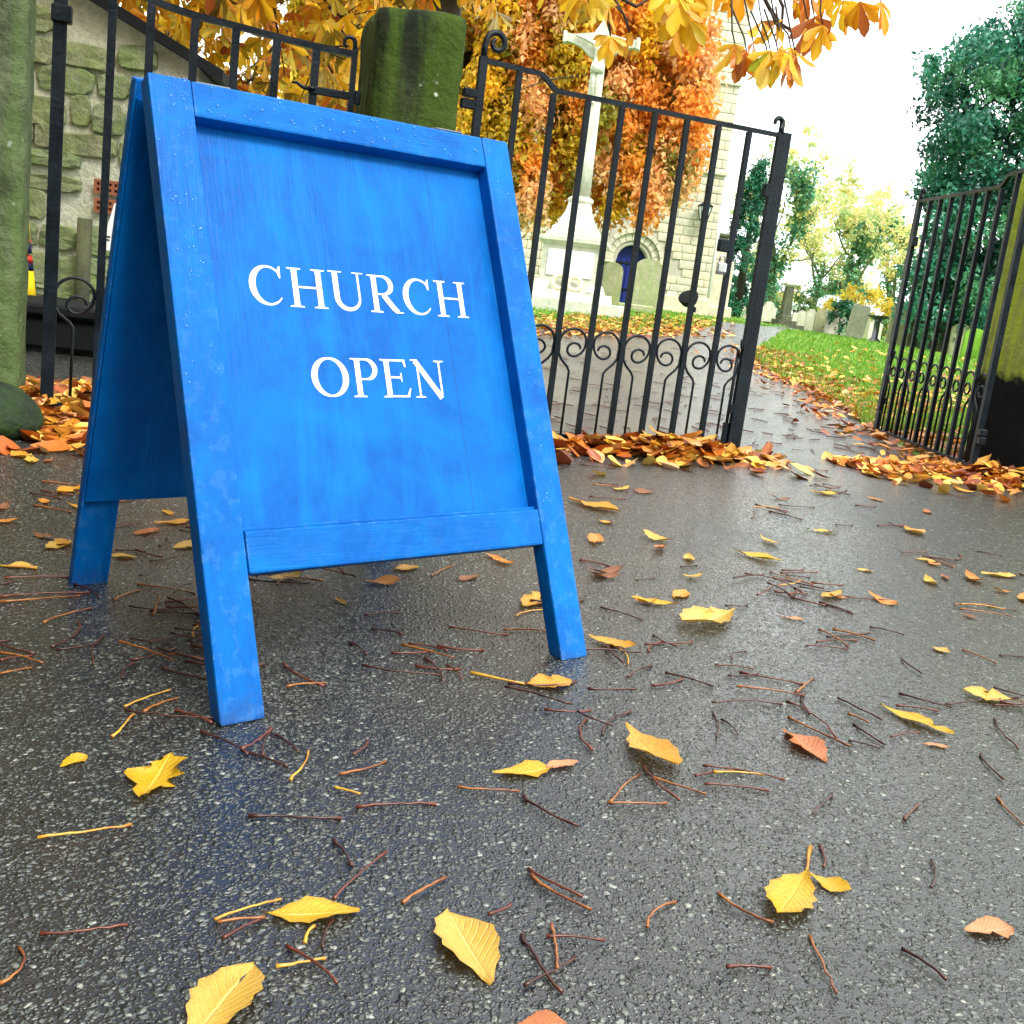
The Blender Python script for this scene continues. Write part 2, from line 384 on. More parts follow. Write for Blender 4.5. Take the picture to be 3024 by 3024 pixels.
def sweep(pts, prof, closed_caps=True, scale=None, up=(0, 0, 1)):
    """sweep a 2-D profile along 3-D points; returns verts, faces"""
    pts = [Vector(p) for p in pts]; n = len(pts); k = len(prof); V = []; Fc = []
    t0 = (pts[1]-pts[0]).normalized(); u = Vector(up)
    a = u - t0*u.dot(t0)
    if a.length < 1e-4: a = Vector((0, 1, 0)) - t0*t0.y
    if a.length < 1e-4: a = Vector((1, 0, 0))
    a.normalize()
    for i in range(n):
        t = (pts[min(i+1, n-1)]-pts[max(i-1, 0)])
        if t.length < 1e-9: t = t0.copy()
        t.normalize()
        a = (a - t*a.dot(t))
        if a.length < 1e-6: a = t.orthogonal()
        a.normalize(); bt = t.cross(a)
        s = 1 if scale is None else scale[i]
        for (px, py) in prof: V.append(pts[i] + bt*(px*s) + a*(py*s))
    for i in range(n-1):
        for j in range(k):
            j2 = (j+1) % k
            Fc.append((i*k+j, i*k+j2, (i+1)*k+j2, (i+1)*k+j))
    if closed_caps:
        Fc.append(tuple(range(k-1, -1, -1))); Fc.append(tuple((n-1)*k+j for j in range(k)))
    return V, Fc
def circ(r, k=8): return [(r*math.cos(2*PI*j/k), r*math.sin(2*PI*j/k)) for j in range(k)]
def rect(w, h): return [(-w/2, -h/2), (w/2, -h/2), (w/2, h/2), (-w/2, h/2)]
def bar_obj(name, pts, prof, mat, parent=None, smooth=False, scale=None, up=(0, 0, 1)):
    v, f = sweep(pts, prof, True, scale, up); return mesh_obj(name, v, f, mat, parent, smooth)
def lathe(name, prof, mat, parent=None, k=20, loc=(0, 0, 0), square=False, rot=0.0):
    if square: k = 4
    V = []; Fc = []
    for (r, z) in prof:
        for j in range(k):
            a = 2*PI*j/k + (PI/4 if square else 0)+rot
            rr = r*(math.sqrt(2) if square else 1)
            V.append((loc[0]+rr*math.cos(a), loc[1]+rr*math.sin(a), loc[2]+z))
    n = len(prof)
    for i in range(n-1):
        for j in range(k): Fc.append((i*k+j, i*k+(j+1) % k, (i+1)*k+(j+1) % k, (i+1)*k+j))
    Fc.append(tuple(range(k-1, -1, -1))); Fc.append(tuple((n-1)*k+j for j in range(k)))
    return mesh_obj(name, V, Fc, mat, parent, smooth=not square)
def roughen(o, amt, scale, seed=0, keep_z=False):
    from mathutils import noise as mn
    for v in o.data.vertices:
        p = v.co*scale + Vector((seed*7.1, seed*3.3, seed*5.7))
        d = mn.noise_vector(p)*amt + mn.noise_vector(p*2.7)*amt*.5
        if keep_z: d.z = 0
        v.co += d
def grid_block(name, x0, x1, y0, y1, z0, z1, mat, parent, step=.05, bev=.02, amt=.008, sc=9, seed=0, topfn=None):
    """stone block with worn faces: subdivided box, roughened"""
    bm = box_bm(x0, x1, y0, y1, z0, z1, bev, 2)
    for _ in range(6):
        es = [e for e in bm.edges if e.calc_length() > step*1.5]
        if not es: break
        bmesh.ops.subdivide_edges(bm, edges=es, cuts=1, use_grid_fill=True)
    bmesh.ops.triangulate(bm, faces=[f for f in bm.faces if len(f.verts) > 4])
    if topfn:
        for v in bm.verts:
            if v.co.z > z1-.06: v.co.z += topfn(v.co.x, v.co.y)
    o = bm_obj(name, bm, mat, parent, smooth=True); roughen(o, amt, sc, seed)
    return o
def np_mesh(name, V, Fq, mat, cols=None, parent=None, kind=None):
    """V (n,3), Fq (m,k) arrays; cols per-vertex rgb"""
    me = bpy.data.meshes.new(name); n = len(V); mm, k = Fq.shape
    me.vertices.add(n); me.vertices.foreach_set('co', np.asarray(V, np.float32).ravel())
    me.loops.add(mm*k); me.loops.foreach_set('vertex_index', Fq.astype(np.int32).ravel())
    me.polygons.add(mm); me.polygons.foreach_set('loop_start', np.arange(0, mm*k, k, dtype=np.int32))
    me.polygons.foreach_set('loop_total', np.full(mm, k, np.int32))
    me.update(calc_edges=True)
    if cols is not None:
        at = me.color_attributes.new('Col', 'FLOAT_COLOR', 'POINT')
        c4 = np.ones((n, 4), np.float32); c4[:, :3] = cols; at.data.foreach_set('color', c4.ravel())
    me.materials.append(mat)
    o = link(bpy.data.objects.new(name, me), parent)
    if kind: o['kind'] = kind
    return o
def rand_rot(n, tilt=None, rng=RNG):
    """n random orthonormal frames (a = length axis, b = width axis, c = normal)"""
    a = rng.normal(size=(n, 3)); a /= np.linalg.norm(a, axis=1)[:, None]
    b = rng.normal(size=(n, 3)); b -= a*(a*b).sum(1)[:, None]; b /= np.linalg.norm(b, axis=1)[:, None]
    return a, b, np.cross(a, b)
def leaf_cards(P, size, cols, hang=0.0, asp=.55, rng=RNG, fold=.18):
    """small folded leaves (two quads sharing a rib, 6 verts) at points P"""
    n = len(P); a, b, c = rand_rot(n, rng=rng)
    a[:, 2] -= hang; a /= np.linalg.norm(a, axis=1)[:, None]
    b -= a*(a*b).sum(1)[:, None]; b /= np.linalg.norm(b, axis=1)[:, None]; c = np.cross(a, b)
    L = (size*rng.uniform(.65, 1.3, n))[:, None]; W = L*asp*.5
    base = P; mid = P+a*L*.5; tip = P+a*L - c*L*.12
    l = mid+b*W+c*L*fold; r = mid-b*W+c*L*fold
    V = np.stack([base, l, tip, r], 1).reshape(-1, 3)
    i = np.arange(n)[:, None]*4
    Fq = np.concatenate([i+np.array([[0, 1, 2]]), i+np.array([[0, 2, 3]])], 0)
    return V, Fq, np.repeat(cols, 4, 0)
def cloud_leaves(clumps, per, size, palette, hang=.6, asp=.55, seed=1, colfn=None, shell=.55):
    rng = np.random.default_rng(seed); Ps = []; Cs = []
    palette = np.asarray(palette)
    for ci, (c, r) in enumerate(clumps):
        k = int(per*(np.prod(r)**(1/3.))**2 + 12)
        d = rng.normal(size=(k, 3)); d /= np.linalg.norm(d, axis=1)[:, None]
        rad = shell + (1-shell)*rng.random(k)
        rad[rng.random(k) < .3] *= rng.random()
        P = np.asarray(c) + d*np.asarray(r)*rad[:, None]
        pc = palette[rng.integers(len(palette))] if colfn is None else colfn(np.asarray(c), rng)
        col = pc*rng.uniform(.75, 1.2, (k, 1)) * rng.uniform(.9, 1.1, (k, 3))
        Ps.append(P); Cs.append(col)
    P = np.concatenate(Ps); Cc = np.clip(np.concatenate(Cs), 0, 1)
    return leaf_cards(P, np.full(len(P), size), Cc, hang, asp, rng)
def pts_in_poly(poly, n, rng):
    poly = np.asarray(poly, float); lo = poly.min(0); hi = poly.max(0); out = []
    while len(out) < n:
        q = lo+(hi-lo)*rng.random(2)
        if in_poly(q, poly): out.append(q)
    return np.array(out)
def in_poly(q, poly):
    x, y = q; c = False; j = len(poly)-1
    for i in range(len(poly)):
        xi, yi = poly[i]; xj, yj = poly[j]
        if (yi > y) != (yj > y) and x < (xj-xi)*(y-yi)/(yj-yi)+xi: c = not c
        j = i
    return c
def branches(base, direction, length, radius, depth, rng, droop=0.0, spread=.7, nseg=6, kids=(3, 5), out=None, tips=None, wob=.12):
    """recursive limbs -> list of (points, radii); tips collects twig ends"""
    if out is None: out, tips = [], []
    p = Vector(base); d = Vector(direction).normalized(); pts = [p.copy()]; rr = [radius]
    for i in range(nseg):
        d = (d + Vector((rng.uniform(-1, 1), rng.uniform(-1, 1), rng.uniform(-1, 1)))*wob + Vector((0, 0, -droop))).normalized()
        p = p+d*(length/nseg); pts.append(p.copy()); rr.append(radius*(1-.75*(i+1)/nseg))
    out.append((pts, rr))
    if depth == 0: tips.append(p.copy()); tips.append(pts[nseg//2].copy()); return out, tips
    for _ in range(rng.randint(*kids)):
        i = rng.randint(nseg//3, nseg); q = pts[i]
        a = Vector((rng.uniform(-1, 1), rng.uniform(-1, 1), rng.uniform(-.3, .9)))
        nd = (d*(1-spread) + a*spread).normalized()
        branches(q, nd, length*rng.uniform(.5, .75), rr[i]*rng.uniform(.5, .7), depth-1, rng, droop, spread, nseg, kids, out, tips, wob)
    return out, tips
def limb_mesh(name, limbs, mat, parent, k=6):
    V = []; Fc = []
    for pts, rr in limbs:
        v, f = sweep(pts, circ(1.0, k), True, rr); o = len(V)
        V += v; Fc += [tuple(i+o for i in q) for q in f]
    return mesh_obj(name, V, Fc, mat, parent, smooth=True)

# ------------------------------------------------------------------ the gateway line
GA = math.radians(20.1); GU = np.array([math.cos(GA), math.sin(GA), 0]); GN = np.array([-math.sin(GA), math.cos(GA), 0])
HA = np.array([-.293, 4.04, 0])
def gw(u, n=0.0, z=0.0): return HA + GU*u + GN*n + np.array([0, 0, z])
def px_gate(x, y, off=0.0):
    d = ray(x, y); t = ((HA+GN*off-CAMP) @ GN)/(d @ GN); P = CAMP+d*t; return (P-HA) @ GU, P[2]

# ------------------------------------------------------------------ ground, road, path
def axis_vals(lo, hi, fine_lo, fine_hi, fs, growth=1.35):
    v = list(np.arange(fine_lo, fine_hi+1e-6, fs)); s = fs; x = fine_hi
    while x < hi: s *= growth; x += s; v.append(x)
    s = fs; x = fine_lo
    while x > lo: s *= growth; x -= s; v.insert(0, x)
    return np.array(v)
def sheet(name, xs, ys, mat, lift=0.0, fn=None, keep=None, kind='structure'):
    X, Y = np.meshgrid(xs, ys); nx = len(xs); ny = len(ys)
    if fn is not None: X, Y = fn(X, Y)
    V = np.stack([X, Y, G(X, Y)+lift], -1).reshape(-1, 3)
    i, j = np.meshgrid(np.arange(nx-1), np.arange(ny-1)); a = (j*nx+i).ravel()
    Fq = np.stack([a, a+1, a+nx+1, a+nx], 1)
    if keep is not None:
        cx = V[Fq].mean(1); Fq = Fq[keep(cx[:, 0], cx[:, 1])]
    o = np_mesh(name, V, Fq, mat); o.data.polygons.foreach_set('use_smooth', [True]*len(o.data.polygons))
    o['kind'] = kind; return o
sheet('ground', axis_vals(-600, 600, -12, 14, .5), axis_vals(-100, 900, -6, 46, .5), M['lawn'])
def g2w(U_, N_): return HA[0]+GU[0]*U_+GN[0]*N_, HA[1]+GU[1]*U_+GN[1]*N_
def road_keep(x, y):
    u = (x-HA[0])*GU[0]+(y-HA[1])*GU[1]; n = (x-HA[0])*GN[0]+(y-HA[1])*GN[1]
    return (n < .3) | ((u < -.3) & (n < 3.2))
sheet('road', np.arange(-14, 16.01, .25), np.concatenate([np.arange(-12, .3, .25), np.arange(.3, 3.31, .25)]), M['tarmac'], ROAD_LIFT, g2w, road_keep)
PATH_L = [px_ground(x, y)[:2] for x, y in ((1589, 968), (1800, 984), (1931, 989), (2050, 978), (2108, 964), (2150, 952))]
PATH_R = [px_ground(x, y)[:2] for x, y in ((2560, 1262), (2480, 1200), (2410, 1159), (2300, 1120), (2235, 1075), (2228, 1040), (2245, 1020), (2285, 998), (2330, 975))]
PATH_POLY = [tuple(gw(-.6, .1)[:2]), tuple(gw(2.35, .1)[:2])] + [tuple(p) for p in PATH_R] + \
            [(13.5, 46), (11.3, 46)] + [tuple(p) for p in reversed(PATH_L)] + [(-2.2, 9.6), (-3.0, 7.2)]
bm = bmesh.new(); bm.faces.new([bm.verts.new((x, y, 0)) for x, y in PATH_POLY])
bmesh.ops.triangulate(bm, faces=bm.faces[:])
for _ in range(6):
    es = [e for e in bm.edges if e.calc_length() > .6]
    if not es: break
    bmesh.ops.subdivide_edges(bm, edges=es, cuts=1)
    bmesh.ops.triangulate(bm, faces=bm.faces[:])
for v in bm.verts: v.co.z = g1(v.co.x, v.co.y)+.0035
pth = bm_obj('path', bm, M['tarmac']); pth['kind'] = 'structure'
for p in pth.data.polygons:
    if p.normal.z < 0: p.flip()

# ------------------------------------------------------------------ the blue A-board
BX, BY, BYAW, BT, BW, BL = -.3695, 1.4471, .6924, .4332, .706, .997
bz = .0129*BX+.0251*BY
A = empty('a_frame_sign', (BX, BY, bz+ROAD_LIFT), BYAW, 'blue wooden A-board reading CHURCH OPEN standing on the wet tarmac', 'sign')
fr = Matrix.Rotation(-BT, 4, 'X')           # front frame leans back (+y)
def fpart(name, a0, a1, l0, l1, d0, d1, mat=M['blue'], bev=.004, parent=A, seg=2):
    o = box(name, a0, a1, d0, d1, l0, l1, mat, parent, bev, seg)
    o.matrix_local = fr if parent is A else Matrix.Identity(4); return o
TH = .034; RTH = .022
def leg_part(name, a0, a1, l1, tf, sgn, ang, mtx):
    """stile with its foot cut level with the ground"""
    bm = box_bm(a0, a1, 0, TH, 0, l1, .004, 2)
    for v in bm.verts:
        if v.co.z < .05: v.co.z += sgn*v.co.y*math.tan(ang)
    o = bm_obj(name, bm, M['blue'], A); o.matrix_local = mtx; return o
leg_part('stile', 0, .069, BL, None, 1, BT, fr); leg_part('stile', BW-.062, BW, BL, None, 1, BT, fr)
fpart('top_rail', .0695, BW-.0625, .936, BL-.001, 0.0005, TH, M['blue_rail'])
fpart('bottom_rail', .0712, BW-.0625, .212, .277, 0.001, TH, M['blue_rail'])
pan = fpart('panel', .060, BW-.054, .25, .95, .029, .0335, M['blue_panel'], bev=0)
fpart('bead', .0695, BW-.0625, .2772, .2835, .010, .0288, M['blue_rail'], bev=.002)
fpart('plank_joint', .520, .5206, .284, .935, .02885, .0295, M['navy'], 0)
# rear frame
hz = BL*math.cos(BT); hy = .489
RA = math.atan2(.702-hy, hz); RL = math.hypot(.702-hy, hz)-.002
rr_ = Matrix.Translation((0, .702, 0)) @ Matrix.Rotation(RA, 4, 'X')
for a0, a1 in ((0, .069), (BW-.069, BW)):
    bm = box_bm(a0, a1, -RTH, 0, 0, RL, .004, 2)
    for v in bm.verts:
        if v.co.z < .05: v.co.z -= v.co.y*math.tan(RA)*-1
    o = bm_obj('rear_stile', bm, M['blue'], A); o.matrix_local = rr_
for nm, l0, l1 in (('rear_top_rail', RL-.062, RL-.001), ('rear_bottom_rail', .215, .28)):
    o = box(nm, .0695, BW-.0695, -RTH+.001, -.001, l0, l1, M['blue_rail'], A, .003); o.matrix_local = rr_
o = box('rear_panel', .004, BW-.004, -RTH-.007, -RTH-.0005, .19, RL-.03, M['blue_panel'], A, 0); o.matrix_local = rr_
for a in (.12, BW-.12):
    o = box('hinge', a-.03, a+.03, hy-.040, hy-.012, hz-.001, hz+.003, M['greymetal'], A, .002)

# lettering: hand-drawn roman capitals, cap height 1
def strip(pts, ws):
    """variable-width stroke as quads"""
    P = [Vector((x, y)) for x, y in pts]; V = []; Fc = []
    for i, p in enumerate(P):
        t = (P[min(i+1, len(P)-1)]-P[max(i-1, 0)]).normalized(); nn = Vector((-t.y, t.x))
        V += [p+nn*ws[i]/2, p-nn*ws[i]/2]
    for i in range(len(P)-1): Fc.append((2*i, 2*i+1, 2*i+3, 2*i+2))
    return V, Fc
def poly2(pts): return [Vector(p) for p in pts], [tuple(range(len(pts)))]
def stem(x, w=.145, y0=0.0, y1=1.0, sl=.11, sr=.11, top=True, bot=True):
    t = .028; br = .045; a, b = x-w/2, x+w/2
    L = []
    if bot: L += [(a-sl, y0), (b+sr, y0), (b+sr, y0+t), (b+br*.4, y0+t+.012), (b, y0+t+br)]
    else: L += [(a, y0), (b, y0)]
    if top: L += [(b, y1-t-br), (b+br*.4, y1-t-.012), (b+sr, y1-t), (b+sr, y1), (a-sl, y1), (a-sl, y1-t), (a-br*.4, y1-t-.012), (a, y1-t-br)]
    else: L += [(b, y1), (a, y1)]
    if bot: L += [(a, y0+t+br), (a-br*.4, y0+t+.012), (a-sl, y0+t)]
    return poly2(L)
def arc(cx, cy, rx, ry, a0, a1, n=22): return [(cx+rx*math.cos(math.radians(a0+(a1-a0)*i/n)), cy+ry*math.sin(math.radians(a0+(a1-a0)*i/n))) for i in range(n+1)]
def gl(ch):
    if ch == 'H': return [stem(.23), stem(.86), strip([(.302, .515), (.788, .515)], [.05, .05])], 1.09
    if ch == 'U':
        p = [(.235, .99), (.235, .36)] + arc(.55, .33, .315, .30, 180, 360, 18)[1:] + [(.865, .40), (.865, .99)]
        w = [.145, .145] + [.145-.09*(i/18.) for i in range(1, 19)] + [.055, .055]
        return [strip(p, w), poly2([(.05, .985), (.42, .985), (.42, 1.013), (.05, 1.013)]), poly2([(.71, .985), (1.02, .985), (1.02, 1.013), (.71, 1.013)])], 1.09
    if ch == 'C':
        p = arc(.535, .5, .40, .475, 38, 322, 34); w = []
        for i in range(35):
            a = math.radians(38+284*i/34.); w.append(.05+.115*max(0, -math.cos(a))**1.2)
        w[-1] = .03; w[-2] = .035; w[-3] = .04
        return [strip(p, w), poly2([(.83, .70), (.862, .70), (.872, 1.0), (.845, 1.0), (.80, .93), (.79, .80)])], 1.0
    if ch == 'O':
        p = arc(.545, .5, .42, .475, 0, 360, 44); w = [.05+.115*abs(math.cos(2*PI*i/44.))**1.3 for i in range(45)]
        return [strip(p, w)], 1.09
    if ch in 'PR':
        by = .49 if ch == 'R' else .46
        top = (by+.98)/2
        p = [(.30, .972)] + arc(.46, top, .255, (.972-by)/2, 90, -90, 16) + [(.30, by)]
        w = [.045] + [.045+.095*math.cos(math.radians(90-180*i/16.))**1 if 0 < i < 16 else .045 for i in range(17)] + [.045]
        L = [stem(.23, sr=.11 if ch == 'P' else .10), strip(p, w)]
        if ch == 'R':
            L += [strip([(.46, .48), (.60, .30), (.74, .12), (.845, .03)], [.14, .15, .15, .12]), poly2([(.78, 0), (1.0, 0), (1.0, .028), (.86, .04)])]
            return L, 1.0
        return L, .84
    if ch == 'E':
        return [stem(.23, sr=.02), poly2([(.30, .95), (.78, .95), (.78, 1.0), (.30, 1.0)]), poly2([(.75, .80), (.785, .80), (.785, .955), (.70, .955)]),
                poly2([(.30, .50), (.62, .50), (.62, .55), (.30, .55)]), poly2([(.60, .41), (.632, .41), (.632, .64), (.60, .64), (.585, .525)]),
                poly2([(.30, 0), (.80, 0), (.80, .05), (.30, .05)]), poly2([(.72, .045), (.80, .045), (.86, .24), (.825, .24)])], .92
    if ch == 'N':
        return [stem(.22, .055, 0, .93, .12, .12, False, True), strip([(.16, .985), (.86, -.01)], [.15, .15]), stem(.88, .055, .10, 1.0, .12, .12, True, False),
                poly2([(.02, .985), (.20, .985), (.20, 1.013), (.02, 1.013)])], 1.09
CAP = .0675
def write(word, a0, base, width):
    x = 0; adv = []
    for ch in word: adv.append(gl(ch)[1])
    s = width/(sum(adv)-.08)
    for ch in word:
        strokes, w = gl(ch); V = []; Fc = []
        for q, (vs, fs) in enumerate(strokes):
            o = len(V)
            V += [(a0+(x+v.x-.04)*s, 0.0286-q*.00022, base+v.y*CAP) for v in vs]
            Fc += [tuple(i+o for i in f) for f in fs]
        lo = mesh_obj('letter', V, Fc, M['white_letter'], pan)
        bm2 = bmesh.new(); bm2.from_mesh(lo.data); bmesh.ops.triangulate(bm2, faces=bm2.faces[:]); bm2.to_mesh(lo.data); bm2.free()
        x += w
write('CHURCH', .1395, .6435, .433); write('OPEN', .231, .4920, .268)
# rain drops on the paint
dv = []; df = []; rng = np.random.default_rng(3)
def drop(a, l, y, r):
    o = len(dv); k = 7
    for ring, (rr2, hh) in enumerate(((1, 0), (.8, .34), (.4, .52))):
        for j in range(k): dv.append((a+r*rr2*math.cos(2*PI*j/k), y-r*hh, l+r*1.15*rr2*math.sin(2*PI*j/k)))
    dv.append((a, y-r*.56, l))
    for ring in range(2):
        for j in range(k): df.append((o+ring*k+j, o+ring*k+(j+1) % k, o+(ring+1)*k+(j+1) % k, o+(ring+1)*k+j))
    for j in range(k): df.append((o+2*k+j, o+2*k+(j+1) % k, o+3*k))
for _ in range(110): drop(rng.uniform(.006, .062), .997-rng.random()**1.6*.62, -.0002, rng.uniform(.0005, .0019))
for _ in range(80): drop(rng.uniform(.07, .64), rng.uniform(.94, .992), -.0002, rng.uniform(.0006, .0020))
for _ in range(50): drop(rng.uniform(.648, .70), .99-rng.random()*.7, -.0002, rng.uniform(.0006, .0020))
M['drop'], nt_, b_ = new_mat('water_drop'); b_.inputs['Base Color'].default_value = (.01, .20, .75, 1); b_.inputs['Roughness'].default_value = .03; b_.inputs['Coat Weight'].default_value = 1; b_.inputs['Coat Roughness'].default_value = .02
n_ = noise(nt_, world_pos(nt_), 300, 2); nt_.links.new(ramp(nt_, n_, [(.3, (.0, .12, .62)), (.7, (.02, .24, .82))]), b_.inputs['Base Color'])
o = mesh_obj('water_drops', dv, df, M['drop'], A, True); o.matrix_local = fr; o['kind'] = 'stuff'

# the old frame is slightly racked: its bottom follows the fall of the ground
for o in list(A.children):
    Ml = o.matrix_local.copy(); Mi = Ml.inverted()
    for tgt in [o]+list(o.children):
        for v in tgt.data.vertices:
            p = Ml @ v.co; p.z += .026*p.x; v.co = Mi @ p

# ------------------------------------------------------------------ iron gates
def spiral(cx, cz, r0, r1, a0, a1, n=26):
    return [(cx+(r0+(r1-r0)*i/n)*math.cos(a0+(a1-a0)*i/n), 0, cz+(r0+(r1-r0)*i/n)*math.sin(a0+(a1-a0)*i/n)) for i in range(n+1)]
BARP = rect(.019, .019); RAILP = rect(.017, .017)
def scroll_rod(par, xw, xc, zb, zs):
    """rod rises at mid gap, bends to its waist on one bar, loops over and curls against the other bar"""
    sg = 1 if xc > xw else -1; gap = abs(xc-xw); xm = (xw+xc)/2 - sg*.004
    R = gap/2-.012; zc = zs-R
    pts = [(xm, 0, zb), (xm, 0, zs-.185), (xm, 0, zs-.162), (xm-sg*.010, 0, zs-.145), (xw+sg*.028, 0, zs-.120), (xw+sg*.014, 0, zs-.098)]
    cx = xw+sg*(R+.011)
    n = 40
    for i in range(n+1):
        t = i/n; a = PI*1.08 - t*PI*3.05
        rad = R*(1-.72*t**1.6) if t > .42 else R
        rad = R if t < .30 else R*(1-.80*((t-.30)/.70)**.9)
        ox = R*.62*sstep(.30, 1.0, t)*.62
        pts.append((cx+sg*(rad*math.cos(a)+ox*.9), 0, zc+rad*math.sin(a)-.34*R*float(sstep(.3, .9, t))))
    return bar_obj('scroll_rod', pts, circ(.0052, 6), M['iron'], par, True)
def iron_gate(org, ang, label, spacing, nb, z_top, z_up, z_s, z_b, step_k=1.75, latch_w=.042, strap=.066):
    z0 = g1(org[0], org[1]); g = empty('iron_gate', (org[0], org[1], z0), ang, label, 'gate', 'wrought iron gates of the gateway')
    zt, zu, zs, zb = (v-z0 for v in (z_top, z_up, z_s, z_b)); Wd = spacing*(nb+1)
    # hinge stile, with the big scroll at its head
    bar_obj('hinge_stile', [(0, 0, zb-.01), (0, 0, zu+.012)], rect(.027, .026), M['iron'], g, up=(0, 1, 0))
    sp = [(0, 0, zu+.005), (0, 0, zu+.045), (.004, 0, zu+.065)] + [(q[0], 0, q[2]) for q in spiral(.043, zu+.062, .039, .012, PI*.92, -PI*1.35, 30)]
    bar_obj('scroll_finial', sp, rect(.018, .010), M['iron'], g, True, [1.15-.35*i/len(sp) for i in range(len(sp))], up=(0, 1, 0))
    # stepped top rail
    k0 = step_k*spacing; pts = [(.008, 0, zu)]
    for i in range(1, 6): pts.append((.008+(k0-.04)*i/6, 0, zu-.001*i))
    for i in range(11):
        t = i/10; pts.append((k0-.03+.085*t, 0, zu-.006+(zt-zu+.006)*float(sstep(0, 1, t))))
    pts.append((Wd-.012, 0, zt))
    bar_obj('top_rail', pts, rect(.018, .016), M['iron'], g)
    bar_obj('bottom_rail', [(0.012, 0, zb), (Wd-.012, 0, zb)], rect(.020, .014), M['iron'], g)
    for k in range(1, nb+1):
        x = k*spacing; top = zu-.004 if k < step_k else (zt-.006)
        bar_obj('bar', [(x, 0, zb+.006), (x, 0, top-.004)], BARP, M['iron'], g, up=(0, 1, 0))
    xs = [k*spacing for k in range(nb+2)]
    for k in range(nb+1):
        if k % 2 == 1: scroll_rod(g, xs[k], xs[k+1], zb+.006, zs)
        else: scroll_rod(g, xs[k+1], xs[k], zb+.006, zs)
    # latch stile: square bar with a broad flat stop plate
    bar_obj('latch_stile', [(Wd, 0, zb-.012), (Wd, 0, zt+.012)], rect(.020, .020), M['iron'], g, up=(0, 1, 0))
    box('stop_plate', Wd+.011, Wd+.011+latch_w, -.006, .006, zb-.03, zt+.015, M['iron'], g, .003, 2)
    sc = [(Wd+.004, 0, zt+.006), (Wd+.004, 0, zt+.045)] + [(Wd+.004-.017+.017*math.cos(a), 0, zt+.045+.017*math.sin(a)) for a in np.linspace(0, PI*1.15, 12)]
    bar_obj('hook_finial', sc, circ(.010, 6), M['iron'], g, True, [1.25]+[1.2-.5*i/len(sc) for i in range(len(sc)-1)])
    # lock box, drop bolt, collars
    box('lock_box', Wd-.034, Wd-.011, -.014, .014, zt-.235, zt-.185, M['iron'], g, .003)
    box('bolt_keep', Wd-.028, Wd-.010, -.010, .012, zb+.14, zb+.18, M['iron'], g, .003)
    bar_obj('drop_bolt', [(Wd-.019, .012, zb-.02), (Wd-.019, .012, zb+.40)], circ(.007, 7), M['iron'], g, True)
    box('drop_bolt_plate', Wd-.032, Wd-.010, .002, .020, zb-.015, zb+.10, M['iron'], g, .003)
    tw = [(Wd-.010, .0, zs-.010), (Wd-.018, -.004, zs-.004), (Wd-.024, -.008, zs+.012), (Wd-.026, -.010, zs+.030)]
    bar_obj('bolt_handle', tw, circ(.005, 6), M['iron'], g, True)
    for zz in (zu-.115, .20):
        box('hinge_strap', -strap+.004, -.0145, -.017, .015, zz-.014, zz+.014, M['iron'], g, .003)
        box('hinge_pin', -strap, -.0145, -.015, .013, zz-.052, zz-.020, M['iron'], g, .003)
    return g, Wd, (zt, zu, zs, zb)
gateA, WA, zA = iron_gate((-.293, 4.04), math.radians(22.63), 'closed wrought iron gate leaf with a padlock and leaves heaped at its foot', .1377, 8, 1.377, 1.4296, .554, .143)
gateB, WB, zB = iron_gate((2.005, 4.885), math.radians(92.4), 'wrought iron gate leaf swung open beside the black-based mossy pier', .1377, 8, 1.377, 1.4296, .554, .150, strap=.05)
# pedestrian gate between the other two piers: rail sweeps up to the left
cu = [-1.203, -1.090, -.957, -.830, -.700, -.571]; c_r, c_l = -.444, -1.352
z0 = g1(*gw(c_r)[:2]); gC = empty('iron_gate', tuple(gw(c_l)[:2])+(z0,), GA, 'narrow wrought iron side gate with swept-up top rail behind the blue sign', 'gate', 'wrought iron gates of the gateway')
U0c = c_l
bar_obj('meeting_stile', [(0, 0, .02), (0, 0, 1.42)], rect(.040, .020), M['iron'], gC, up=(0, 1, 0))
zcap = px_gate(200, 40)[1]-z0
box('stile_collar', -.026, .034, -.022, .022, zcap-.03, zcap+.02, M['iron'], gC, .004)
tp = []
for u_, (px_, py_) in zip([-1.352, -1.203, -1.090, -.957, -.830, -.700, -.571, -.449], [(200, -140), (315, -65), (448, 2), (577, 48), (698, 77), (818, 110), (935, 138), (1040, 160)]):
    tp.append((u_-U0c, 0, px_gate(px_, py_)[1]-z0))
tpp = []
for i in range(len(tp)-1):
    for t in np.linspace(0, 1, 5)[:-1]: tpp.append(tuple(np.array(tp[i])*(1-t)+np.array(tp[i+1])*t))
tpp.append(tp[-1])
for _ in range(3): tpp = [tpp[0]]+[tuple((np.array(tpp[i-1])+2*np.array(tpp[i])+np.array(tpp[i+1]))/4) for i in range(1, len(tpp)-1)]+[tpp[-1]]
bar_obj('top_rail', tpp, rect(.022, .020), M['iron'], gC)
bar_obj('bottom_rail', [(.02, 0, .035), (c_r-U0c-.008, 0, .035)], rect(.020, .014), M['iron'], gC)
for u_ in cu:
    x = u_-U0c; zt_ = np.interp(x, [q[0] for q in tpp], [q[2] for q in tpp])
    bar_obj('bar', [(x, 0, .042), (x, 0, zt_-.008)], rect(.025, .022), M['iron'], gC, up=(0, 1, 0))
xr = c_r-U0c; zr = tpp[-1][2]
bar_obj('hinge_stile', [(xr, 0, .02), (xr, 0, zr+.02)], rect(.018, .020), M['iron'], gC, up=(0, 1, 0))
